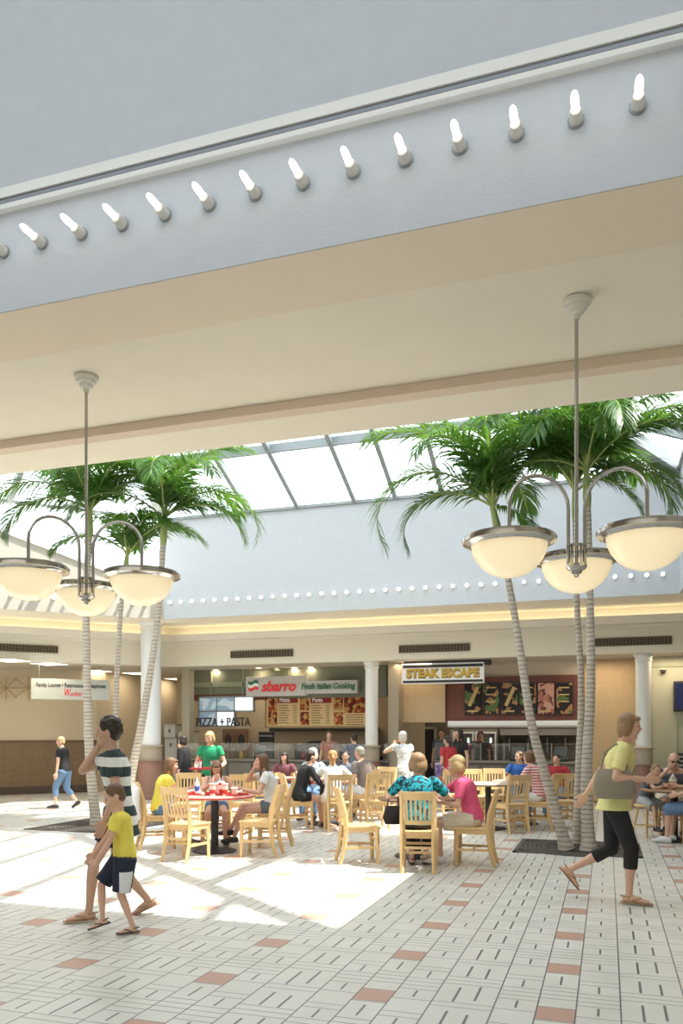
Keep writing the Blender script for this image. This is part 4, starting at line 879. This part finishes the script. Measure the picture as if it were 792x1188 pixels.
        remesh(c, {True: 'trousers', False: 'shorts'}[bl > 1.05], bottom if isinstance(bottom, list) else [bottom], root, vox, paint, 2)
    if skirt:
        c = MB(); L = skirt[1]
        if sit:
            c.loft([(hip+V((0, -.04, .06)), X*.17*S, V((0, 0, 1))*.07), (hip+V((0, .1, .02)), X*.19*S, V((0, 0, 1))*.11*S), (hip+V((0, .28*S, .0)), X*.19*S, V((0, 0, 1))*.09*S), (hip+V((0, L, -.02)), X*.18*S, V((0, 0, 1))*.075*S)], 18)
        else: c.loft([(spine(.2), X*.16*S, V((0, .115*S, 0))), (spine(0), X*.185*S, V((0, .13*S, 0))), (hip+V((0, 0, -L)), X*.22*S, V((0, .18*S, 0)))], 20)
        remesh(c, 'skirt', [skirt[0]], root, vox, None, 2)
    if shoe:
        for a, kn, an, pit, fw, dn, h_ in legs:
            c = MB(); col = shoecol or M_dark; bs = an+dn*h_*1.35
            if shoe == 'flipflop':
                c.loft([(bs+fw*q*S+dn*o, X*w_*S, fw*.0+V((0,0,0))+dn*.008) for q, w_, o in ((-.075, .02, 0), (-.05, .036, 0), (.04, .036, 0), (.13, .046, 0), (.19, .034, 0), (.20, .01, 0))], 10)
                for s in (-1, 1): c.tube([bs+fw*.15*S-dn*.01, bs+fw*.09*S+X*s*.028*S-dn*.045*S, bs+fw*.02*S+X*s*.042*S-dn*.02*S], .007*S, 6)
                if kp == 9: pass
                c.tube([bs-fw*.0*S+X*.036*S-dn*.05*S, bs-fw*.07*S-dn*.055*S, bs-X*.036*S-dn*.05*S], .006*S, 6)
                c.build('sandal', col, root, True)
            else:
                g = .009; c.loft([(an-fw*.062*S+dn*h_*.8, X*(.024*S+g), dn*(.026*S+g)), (an-fw*.02*S+dn*h_*.6, X*(.034*S+g), dn*(.042*S+g)), (an+fw*.05*S+dn*h_*.62, X*(.037*S+g), dn*(.036*S+g)), (an+fw*.13*S+dn*h_*.95, X*(.042*S+g), dn*(.022*S+g)), (an+fw*.19*S+dn*h_*1.05, X*(.03*S+g), dn*(.014*S+g))], 14)
                c.build('shoe', col, root, True)
    root['_'] = 0; del root['_']
    return root, dict(arms=arms, hp=hp, hip=hip, nb=nb, spine=spine, S=S, legs=legs)
def inworld(root, v): return Matrix.Rotation(root.rotation_euler.z, 4, 'Z') @ Vector(v) + Vector(root.location)

# ------------------------------------------------------------------ standing and walking figures
M_stripe = stripes('striped_polo', (.80, .80, .77), (.025, .05, .055), .165, .52, .06, wob=.012); M_navy = cl('navy', (.018, .022, .045)); M_yel = cl('yellow', (.84, .72, .11)); M_blk = cl('black', (.016, .016, .018)); M_wht = cl('white', (.76, .76, .76))
M_grn = cl('green', (.02, .33, .15)); M_denim = cl('denim', (.13, .22, .36)); M_pink = cl('pink', (.72, .10, .22)); M_khaki = cl('khaki', (.66, .58, .45)); M_redc = cl('red', (.42, .03, .04)); M_blu = cl('blue', (.04, .16, .55)); M_slate = cl('slate', (.13, .15, .18)); M_taupe = cl('taupe', (.22, .18, .16)); M_ice = cl('ice_blue', (.52, .60, .70)); M_lime = cl('soft_yellow', (.74, .70, .30))
M_teal = blotch('teal_print', (.0, .28, .36), (.005, .03, .045), 24, .52); M_flor = blotch('floral_dress', (.72, .72, .70), (.34, .40, .42), 26, .56); M_pstr = stripes('pink_striped_tee', (.55, .12, .14), (.75, .62, .58), .045, .5); M_sand = mat('tan_sandal', (.42, .27, .16), .6)
M_grnp = M_grn
N = .0085
person('woman striding left in a white and dark striped top, hand raised to her face', 139, 6.85, 90, 1.73, head=(-5, 8), hair=('curly', H_dk), skin=M_skin2, top=M_stripe, tl=-.36, sl=.6, bottom=M_navy, bl=.62, lf=(-.08, .25, .08), rf=(.08, -.24, .12), rfp=24, lh=(-.24, .12, .86), rh=(.07, .17, 1.47), rpole=(.3, .1, -1), shoe='flipflop', shoecol=M_sand, vox=N, lean=3)
def boypaint(c): return 1 if (c[0] < -.105 and -.055 < c[1] < .05 and c[2] < .50) else 0
person('small boy in a yellow t-shirt and dark shorts walking beside the striped woman', 145, 6.35, 92, 1.13, head=(10, 26), hair=('short', H_br), hs=1.28, top=M_yel, sl=.62, bottom=[M_navy, M_wht], bl=.93, paint=boypaint, lf=(-.07, -.06, .055), rf=(.06, .17, .10), rfp=18, lh=(-.13, .22, .58), rh=(.14, .24, .60), shoe='flipflop', vox=.0075, fem=False, lean=5, name='boy', bw=1.0)
person('fair-haired boy in a black t-shirt and blue jeans walking along the brown tiled wall', 75, 16.7, 60, 1.50, head=(20, 10), hair=('short', H_bl), top=M_blk, sl=.6, bottom=M_denim, bl=1.5, lf=(-.08, .16, .08), rf=(.08, -.24, .14), rfp=30, shoe='shoe', fem=False, vox=.011)
r_, I_ = person('woman striding right in a pale yellow top and black cropped trousers with a grey bag', 712, 7.5, -90, 1.77, head=(0, 8), hair=('bob', H_ab), skin=M_skin, top=M_lime, tl=-.14, sl=.75, bottom=M_blk, bl=1.42, rf=(.07, .13, .08), lf=(-.07, -.40, .27), lfp=50, rh=(.20, .26, 1.16), lh=(-.14, -.26, .98), lpole=(-.2, -1, -.3), shoe='flipflop', shoecol=M_sand, vox=N, lean=6)
t = empty('shoulder_bag', inworld(r_, (.235, .0, .98)), r_.rotation_euler.z); tag(t, 'soft grey brown shoulder bag carried by the woman striding right', 'bag')
MB().loft([((0, 0, 0), (.05, 0, 0), (0, .15, 0)), ((.01, 0, .05), (.065, 0, 0), (0, .19, 0)), ((.01, 0, .2), (.05, 0, 0), (0, .17, 0)), ((0, 0, .27), (.02, 0, 0), (0, .14, 0))], 20).build('pouch', cl('bag_taupe', (.30, .26, .20)), t, True)
MB().tube([(-.0, .12, .25), (-.03, .08, .42), (-.10, .02, .50), (-.03, -.08, .42), (0, -.12, .25)], .012, 8).build('strap', cl('bag_taupe', (.30, .26, .20)), t, True)
r_, I_ = person('fair-haired waitress in a green shirt standing with a tray behind the girls', 245, 13.7, 165, 1.60, head=(-10, 22), hair=('bob', H_bl), top=M_grn, sl=.5, bottom=M_blk, bl=1.95, rh=(.20, .26, .98), lh=(-.20, .26, .98), shoe='shoe')
o = MB().box(-.22, -.16, 0, .22, .16, .012).box(-.23, -.17, .01, .23, -.16, .03).box(-.23, .16, .01, .23, .17, .03).box(-.23, -.16, .01, -.22, .16, .03).box(.22, -.16, .01, .23, .16, .03).build('serving_tray', M_red); o.location = inworld(r_, (0, .36, .97)); o.rotation_euler = (0, 0, r_.rotation_euler.z); tag(o, 'red serving tray held by the green shirted waitress', 'tray')
for i, (dx, lb) in enumerate(((-.13, 'left'), (.10, 'right'))):
    t = empty('paper_cup', inworld(r_, (dx, .38, .983)), 0); tag(t, 'white paper cup at the %s end of the red serving tray' % ('camera-right' if lb == 'left' else 'camera-left'), 'cup'); MB().lathe([(.03, 0), (.042, .12)], n=16).build('cup_body', M_wht, t, True); MB().lathe([(.044, .12), (.044, .13), (.02, .135)], n=16).build('lid', M_redc, t, True)
person('grey-haired woman in a white floral dress standing at the far counter with her back turned', 469, 15.6, 20, 1.60, head=(25, 5), hair=('bob', H_wh), top=M_flor, sl=.35, tl=-.5, skirt=(M_flor, .42), rh=(.20, .12, .80), lh=(-.15, .25, 1.34), shoe='shoe')
person('dark-haired woman in a red shirt standing near the steak counter', 522, 16.2, 40, 1.52, head=(0, 8), hair=('pony', H_dk), top=M_redc, bottom=M_denim, bl=1.9, shoe='shoe', skin=M_skin2)
person('dark-haired woman looking left beside the woman in red at the steak counter', 536, 16.9, 130, 1.66, head=(-10, 0), hair=('long', H_dk), top=M_blk, bottom=M_blk, bl=1.9, shoe='shoe', skin=M_skin2)
person('cook in a dark shirt standing behind the steak counter by the fridges', 558, 20.4, 170, 1.62, hair=('short', H_dk), top=M_slate, bottom=M_blk, bl=1.9, fem=False, vox=.014, head=(0, 25), shoe='shoe')
person('dark-haired man standing left of the fridge in the steak kitchen', 513, 19.9, 170, 1.66, hair=('short', H_dk), top=M_slate, bottom=M_blk, bl=1.9, fem=False, vox=.014, shoe='shoe')
person('server with dark tied hair behind the pizza counter in a pink shirt', 382, 19.4, 175, 1.62, hair=('bun', H_br), top=cl('dusty_rose', (.45, .20, .16)), bottom=M_blk, bl=1.9, vox=.014, head=(0, 20), shoe='shoe')
person('person in a blue grey shirt standing before the right end of the pizza counter', 412, 17.2, 20, 1.56, hair=('short', H_dk), top=M_slate, bottom=M_denim, bl=1.9, vox=.013, shoe='shoe', fem=False)
person('dark-haired person in black standing by the white cabinets at the far left', 216, 16.6, 60, 1.50, hair=('full', H_dk), top=M_blk, sl=1.7, bottom=M_blk, bl=1.9, vox=.013, rh=(.15, .22, 1.25), shoe='shoe')

# ------------------------------------------------------------------ first table: three girls
T1 = table(249, 10.68, .53, 'round red-edged table where the three girls sit', M_top, M_red)
chair(217, 10.0, -36, 'empty blond slat back chair at the front left of the girls table')
chair(301, 10.35, 74, 'empty blond slat back chair at the front right of the girls table')
c3 = chair(183, 11.0, -82, 'blond chair with a white jacket over it under the girl in yellow')
chair(250, 11.62, 180, 'blond chair under the girl facing the camera')
chair(317, 11.35, 88, 'blond chair under the long-haired girl in the white tee')
chair(218, 12.9, 176, 'blond slat back chair standing behind the girl in yellow')
chair(279, 13.0, 4, 'blond slat back chair behind the girls table, left of a similar one'); chair(301, 13.3, -12, 'blond slat back chair behind the long-haired girl in the white tee')
person('girl with long brown hair in a yellow t-shirt seated facing right', 187, 11.0, -86, 1.55, sit=True, head=(0, 12), hair=('long', H_br), top=M_yel, sl=.5, bottom=M_denim, bl=.45, lh=(-.17, .42, .80), rh=(.17, .42, .79), lpole=(-.6, -.2, -1), rpole=(.6, -.2, -1), shoe='shoe', shoecol=M_dark, vox=.0095, lean=8, hunch=16)
person('girl in a white tank top sipping a drink, facing the camera', 251, 11.6, 180, 1.50, sit=True, head=(0, 34), hair=('long', H_br), top=M_wht, sl=.0, bottom=M_denim, bl=.4, rh=(.06, .40, .90), lh=(-.16, .36, .80), lpole=(-.8, -.2, -1), rpole=(.8, -.2, -1), shoe='shoe', vox=.0095, lean=14, hunch=22)
person('girl with long dark hair in a white tee and dark skirt seated facing left', 313, 11.3, 92, 1.62, sit=True, head=(0, 2), hair=('long', H_br), top=M_wht, sl=.5, bottom=M_slate, bl=.42, lh=(-.16, .38, .79), rh=(.05, .22, 1.08), lpole=(-.6, -.4, -1), rpole=(.7, .3, -1), shoe='shoe', vox=.0095, lean=6, hunch=14, rf=(.10, .56, .20), lf=(-.08, .50, .12))
t = empty('white_jacket', c3.location, c3.rotation_euler.z); tag(t, 'white jacket draped over the back of the chair of the girl in yellow', 'jacket')
jm = MB(); jm.loft([((0, -.30, .90), (.17, 0, 0), (0, .045, 0)), ((0, -.30, .80), (.21, 0, 0), (0, .06, 0)), ((0, -.30, .62), (.20, 0, 0), (0, .05, 0)), ((.01, -.31, .42), (.17, 0, 0), (0, .04, 0)), ((.03, -.30, .30), (.13, 0, 0), (0, .03, 0))], 20); remesh(jm, 'jacket_body', [M_wht], t, .012)
sv = MB().chain([((.19, -.30, .82), .045), ((.22, -.31, .62), .042), ((.20, -.28, .44), .035)]); remesh(sv, 'sleeve', [M_wht], t, .012)
# things on the tables
def cup(T, dx, dy, label, body, h=.15, r=.042, straw=False, lid=M_signwhite, group=None, z=None):
    t = empty('drink_cup', (T[0]+dx, T[1]+dy, (T[2] if z is None else z)), 0); tag(t, label, 'cup', group)
    MB().lathe([(.001, 0), (r*.72, 0), (r, h)], n=20).build('cup_body', body, t, True); MB().lathe([(r+.003, h-.004), (r+.004, h+.006), (r-.006, h+.012), (.001, h+.014)], n=20).build('lid', lid, t, True)
    if straw: MB().tube([(0, 0, h), (.012, .0, h+.09)], .004, 8).build('straw', M_signwhite, t, True)
    return t
def tray(T, dx, dy, rz, label, m, w_=.36, l_=.27):
    t = empty('food_tray', (T[0]+dx, T[1]+dy, T[2]), R(rz)); tag(t, label, 'tray'); mb = MB().box(-w_/2, -l_/2, 0, w_/2, l_/2, .008)
    mb.build('tray_base', m, t, bevel=.003); rim = MB()
    for a in ((-w_/2, -l_/2, .0, w_/2, -l_/2+.012, .024), (-w_/2, l_/2-.012, 0, w_/2, l_/2, .024), (-w_/2, -l_/2, 0, -w_/2+.012, l_/2, .024), (w_/2-.012, -l_/2, 0, w_/2, l_/2, .024)): rim.box(*a)
    rim.build('rim', m, t); return t
def lump(name, T, dx, dy, label, m, r=.05, h=.05, cat='food', dz=.012, seed=1):
    rg = random.Random(seed); mb = MB()
    for i in range(6): mb.sph((rg.uniform(-r, r)*.6, rg.uniform(-r, r)*.6, h*.4+rg.uniform(0, h*.3)), r*.5)
    o = mb.build(name, m, None); mm = o.modifiers.new('r', 'REMESH'); mm.mode = 'VOXEL'; mm.voxel_size = .008; mm.use_smooth_shade = True; PEND.append((o, [m], None)); o.location = (T[0]+dx, T[1]+dy, T[2]+dz); tag(o, label, cat); return o
M_pap = mat('paper_white', (.80, .78, .72), .8); M_cuprd = stripes('red_white_cup', (.75, .72, .66), (.55, .04, .04), .11, .5, .03); M_purple = blotch('purple_cup', (.22, .12, .42), (.42, .34, .62), 22, .5)
tray(T1, -.20, .02, 10, 'red food tray at the left side of the girls table', M_red); tray(T1, .22, .05, -12, 'red food tray at the right side of the girls table', M_red)
t = empty('water_bottle', (T1[0]-.22, T1[1]-.08, T1[2]+.008)); tag(t, 'clear water bottle with a blue label on the girls table', 'bottle')
MB().lathe([(.001, 0), (.03, 0), (.033, .02), (.033, .13), (.028, .16), (.013, .19), (.013, .20)], n=20).build('bottle_body', mat('clear_plastic', (.70, .78, .84), .15), t, True); MB().lathe([(.034, .05), (.034, .11)], n=20).build('label_band', mat('blue_label', (.03, .12, .5), .5), t, True); MB().lathe([(.014, .2), (.014, .218), (.001, .218)], n=14).build('cap', M_signwhite, t, True)
for i, (dx, dy, m_, h_, lb) in enumerate(((.02, -.10, M_cuprd, .15, 'red and white cup standing nearest the camera on the girls table'), (.10, .0, M_cuprd, .17, 'tall red and white cup in the middle of the girls table'), (.18, -.06, M_cuprd, .15, 'red and white cup at the right of the cup row on the girls table'), (-.02, .16, M_pap, .14, 'white paper cup with a straw under the sipping girl'), (.30, -.02, M_pap, .10, 'small white cup near the elbow of the long-haired girl'))): cup(T1, dx, dy, lb, m_, h_, straw=i in (0, 3))
lump('crumpled_wrapper', T1, -.30, .08, 'crumpled white wrapper before the girl in yellow', M_pap, .06, .05, 'wrapper'); lump('crumpled_wrapper', T1, .28, .14, 'crumpled white wrapper on the right red tray', M_pap, .05, .04, 'wrapper', seed=4); lump('sandwich', T1, -.10, -.16, 'small bread sandwich on white paper at the front of the girls table', M_topc, .05, .04, dz=.002)

# ------------------------------------------------------------------ second table: teal and pink
T2 = table(484, 10.25, .50, 'round table between the woman in teal and the woman in pink', M_wood_d, M_wood_d)
chair(417, 9.8, -80, 'empty blond chair seen from the side, left of the woman in teal')
chair(486, 9.25, -3, 'blond chair seen from behind under the woman in the teal print top')
c8 = chair(549, 9.62, 84, 'blond chair under the woman in the pink polo')
person('woman in a teal print top seated with her back to the camera', 484, 9.35, -3, 1.70, sit=True, head=(0, 10), hair=('full', H_ab), top=M_teal, sl=.8, bottom=M_blk, bl=1.75, rh=(.24, .38, .80), lh=(-.24, .40, .80), lpole=(-1, -.2, -.6), rpole=(1, -.2, -.6), rf=(.08, .30, .08), lf=(-.08, .27, .08), shoe='flipflop', vox=N, lean=7, hunch=12, bw=1.16)
r_, I_ = person('woman with short blond hair in a pink polo and khaki shorts drinking through a straw', 545, 9.65, 88, 1.66, sit=True, head=(0, 8), hair=('full', H_bl), top=M_pink, sl=.72, bottom=M_khaki, bl=.85, rh=(.10, .36, 1.03), lh=(-.16, .36, .76), lpole=(-.5, -.6, -1), rpole=(.8, .0, -1), shoe='shoe', shoecol=M_wht, vox=N, lean=10, hunch=16, bw=1.1, lf=(-.12, .34, .09), rf=(.08, .42, .09))
a_, el_, wr_, fd_ = I_['arms'][0]; q = inworld(r_, wr_+fd_*.09+Vector((-.055, 0, -.05)))
c = cup((q.x, q.y, q.z), 0, 0, 'purple patterned cup with a white straw held by the woman in pink', M_purple, .15, .045, lid=mat('lid_lilac', (.45, .40, .6), .4)); mo_ = I_['hp'](0, .10, -.055); tp = inworld(r_, mo_)-q
MB().tube([(0, 0, .15), tp], .0045, 8).build('straw', M_signwhite, c, True)
tray(T2, .05, .08, 18, 'red tray on the table of the two women', M_red); lump('wrapped_food', T2, .16, .0, 'white wrapped food on the red tray before the woman in pink', M_pap, .06, .05)
t = empty('handbag', (*at(456, 9.75), .47), TH); tag(t, 'black handbag hanging left of the woman in teal', 'bag'); x0, y0 = 0, 0
hb = MB().loft([((0, 0, 0), (.10, 0, 0), (0, .05, 0)), ((0, 0, .08), (.13, 0, 0), (0, .07, 0)), ((0, 0, .22), (.09, 0, 0), (0, .03, 0))], 18); hb.build('bag_body', M_blk, t, True); MB().tube([(-.07, 0, .2), (-.05, 0, .36), (.05, 0, .36), (.07, 0, .2)], .009, 8).build('handle', M_blk, t, True)

# ------------------------------------------------------------------ third table, middle distance
T3 = table(374, 13.9, .50, 'round table behind, shared by the woman in black and her companions', M_topc, M_red)
chair(346, 13.25, -78, 'blond chair under the dark-haired woman in the black shirt'); chair(392, 12.95, 8, 'blond chair seen from behind under the woman in the white shirt'); chair(434, 13.3, 14, 'blond slat back chair in front of the man in the brown shirt')
chair(362, 15.0, 176, 'blond chair under the grey-haired woman in pale blue'); chair(420, 14.6, 70, 'blond chair under the man in the brown shirt'); chair(443, 15.2, 160, 'blond chair facing the camera behind the brown shirted man')
person('dark-haired woman in a black shirt seated facing right, arm on the table', 349, 13.2, -68, 1.66, sit=True, head=(0, 4), hair=('short', H_dk), top=M_blk, sl=1.1, bottom=M_blk, bl=.4, lh=(-.1, .45, .80), rh=(.2, .45, .79), shoe='flipflop', shoecol=M_sand, lean=12, hunch=14, skin=M_skin)
person('woman with copper blond hair in a white shirt seated with her back to the camera', 386, 13.05, 6, 1.62, sit=True, head=(0, 4), hair=('pony', H_rd), top=M_wht, sl=.8, bottom=M_khaki, bl=.8, shoe='shoe', lean=6, rh=(.25, .36, .80), lh=(-.28, .36, .82), lpole=(-1, -.2, -.6), rpole=(1, -.2, -.6))
person('man with grey hair in a brown shirt seated beside the empty slat back chair', 424, 14.6, 50, 1.72, sit=True, head=(0, 6), hair=('short', H_gr), top=M_taupe, sl=.8, bottom=M_wht, bl=.8, fem=False, shoe='shoe', lean=10, hunch=12, bw=1.12)
person('grey-haired woman in a pale blue top seated on the far side facing left', 364, 14.9, 165, 1.62, sit=True, head=(-20, 6), hair=('full', H_wh), top=M_ice, sl=.7, bottom=M_denim, bl=1.9, shoe='shoe', lean=8)
person('child with dark hair seated at the far table by the pizza counter', 330, 15.6, 170, 1.45, sit=True, head=(0, 15), hair=('long', H_dk), top=cl('plum', (.20, .07, .09)), bottom=M_denim, bl=1.9, vox=.013, shoe='shoe')
person('dark-haired child in a blue shirt seated behind the woman in white', 401, 15.3, 175, 1.5, sit=True, head=(0, 10), hair=('short', H_dk), top=M_slate, bottom=M_denim, bl=1.9, vox=.013, shoe='shoe')
chair(330, 15.6, 180, 'blond chair under the child at the far table'); chair(401, 15.3, 178, 'blond chair under the child in the blue shirt')
T3b = table(318, 14.9, .45, 'round table behind the long-haired girl, before the pizza counter', M_topc, M_red)
cup(T3, .05, .0, 'white cup on the table of the woman in black', M_pap, .13); cup(T3, .20, .1, 'red and white cup on the table of the woman in black', M_cuprd, .14); lump('wrapped_food', T3, -.2, .05, 'wrapped food before the woman in black', M_pap)

# ------------------------------------------------------------------ tables at the right
T4 = table(566, 13.2, .48, 'round table right of the woman in pink, beside an empty chair', M_topc, M_wood_d)
chair(592, 12.75, 32, 'empty blond chair at the right of the woman in pink, seen from behind'); chair(572, 14.5, 178, 'blond chair behind the woman in pink, left of another'); chair(549, 14.3, 190, 'blond chair directly behind the head of the woman in pink')
T5 = table(604, 13.9, .48, 'round table where the woman in the striped tee sits', M_topc, M_wood_d)
chair(627, 13.1, 68, 'blond chair under the woman in the pink striped tee'); chair(654, 13.3, 10, 'blond slat back chair behind the leaning palm trunk'); chair(602, 15.1, 180, 'blond chair under the boy in the bright blue shirt'); chair(646, 14.9, 178, 'blond chair under the child in red'); chair(520, 14.6, 20, 'blond chair behind the two women, before the steak counter')
person('woman in a pink striped tee and white trousers seated facing left', 625, 13.1, 60, 1.66, sit=True, head=(0, 4), hair=('bob', H_br), top=M_pstr, sl=.7, bottom=M_wht, bl=1.75, shoe='shoe', shoecol=M_wht, lean=14, hunch=12, rh=(.15, .45, .80), lh=(-.2, .42, .80))
person('dark-haired boy in a bright blue shirt seated at the striped woman\'s table', 602, 15.0, 190, 1.5, sit=True, head=(-50, 6), hair=('short', H_br), top=M_blu, bottom=M_denim, bl=1.9, shoe='shoe', fem=False, vox=.012)
person('child in a red shirt seated behind the palm trunks', 646, 14.8, 165, 1.42, sit=True, head=(0, 10), hair=('short', H_dk), top=M_redc, bottom=M_denim, bl=1.9, shoe='shoe', vox=.012, fem=False)
T6 = table(782, 11.75, .47, 'round dark table at the right edge with the bald man', M_wood_d, M_wood_d)
person('bald man in dark glasses and a slate shirt leaning his chin on his hand', 779, 12.65, 185, 1.75, sit=True, head=(8, 20), hair=('bald', H_wh), top=M_slate, sl=.9, bottom=M_khaki, bl=.9, fem=False, glasses=True, shoe='shoe', lean=22, hunch=18, rh=(.09, .42, 1.02), lh=(-.28, .50, .79), rpole=(.9, .3, -1), vox=.0095, bw=1.15)
chair(778, 12.75, 184, 'blond chair under the bald man')
person('small boy in a grey tee sitting on a stool with folded arms on the table', 750, 12.2, 225, 1.20, sit=True, head=(-20, 14), hair=('short', H_ab), hs=1.2, top=M_slate, sl=.6, bottom=cl('light_grey', (.45, .46, .48)), bl=.9, rh=(-.02, .36, .77), lh=(.04, .38, .78), rpole=(1, 0, -.3), lpole=(-1, 0, -.3), shoe='shoe', seat=.50, lean=20, hunch=16, vox=.0095, fem=False, lf=(-.1, .28, .17), rf=(.1, .28, .17))
t = empty('wooden_stool', (*at(750, 12.15), 0), TH+.4); tag(t, 'round wooden stool with splayed legs under the small boy at the right', 'stool')
MB().lathe([(.001, .46), (.17, .46), (.185, .47), (.185, .485), (.17, .498), (.001, .498)], n=28).build('seat', M_wood, t, True)
for k in range(4):
    a = math.pi/4+k*math.pi/2; MB().tube([(.21*math.cos(a), .21*math.sin(a), 0), (.12*math.cos(a), .12*math.sin(a), .465)], [.016, .02], 10).build('leg', M_wood, t, True); b = a+math.pi/2; MB().tube([(.178*math.cos(a), .178*math.sin(a), .17), (.178*math.cos(b), .178*math.sin(b), .17)], .011, 8).build('stretcher', M_wood, t, True)
person('person in blue jeans seated at the right edge, mostly out of view', 812, 11.3, 75, 1.7, sit=True, hair=('short', H_br), top=M_wht, bottom=M_denim, bl=1.2, rh=(.2, .35, .80), shoe='shoe', shoecol=M_wht); chair(814, 11.35, 76, 'blond chair under the person in jeans at the right edge')
t = cup(T6, -.02, .0, 'tan paper cup with whipped topping before the bald man', mat('kraft_cup', (.50, .36, .22), .6), .13, .055, lid=M_pap); MB().lathe([(.04, .14), (.045, .16), (.03, .19), (.012, .22), (.001, .235)], n=16).build('topping', M_topc, t, True)
finish_remesh()
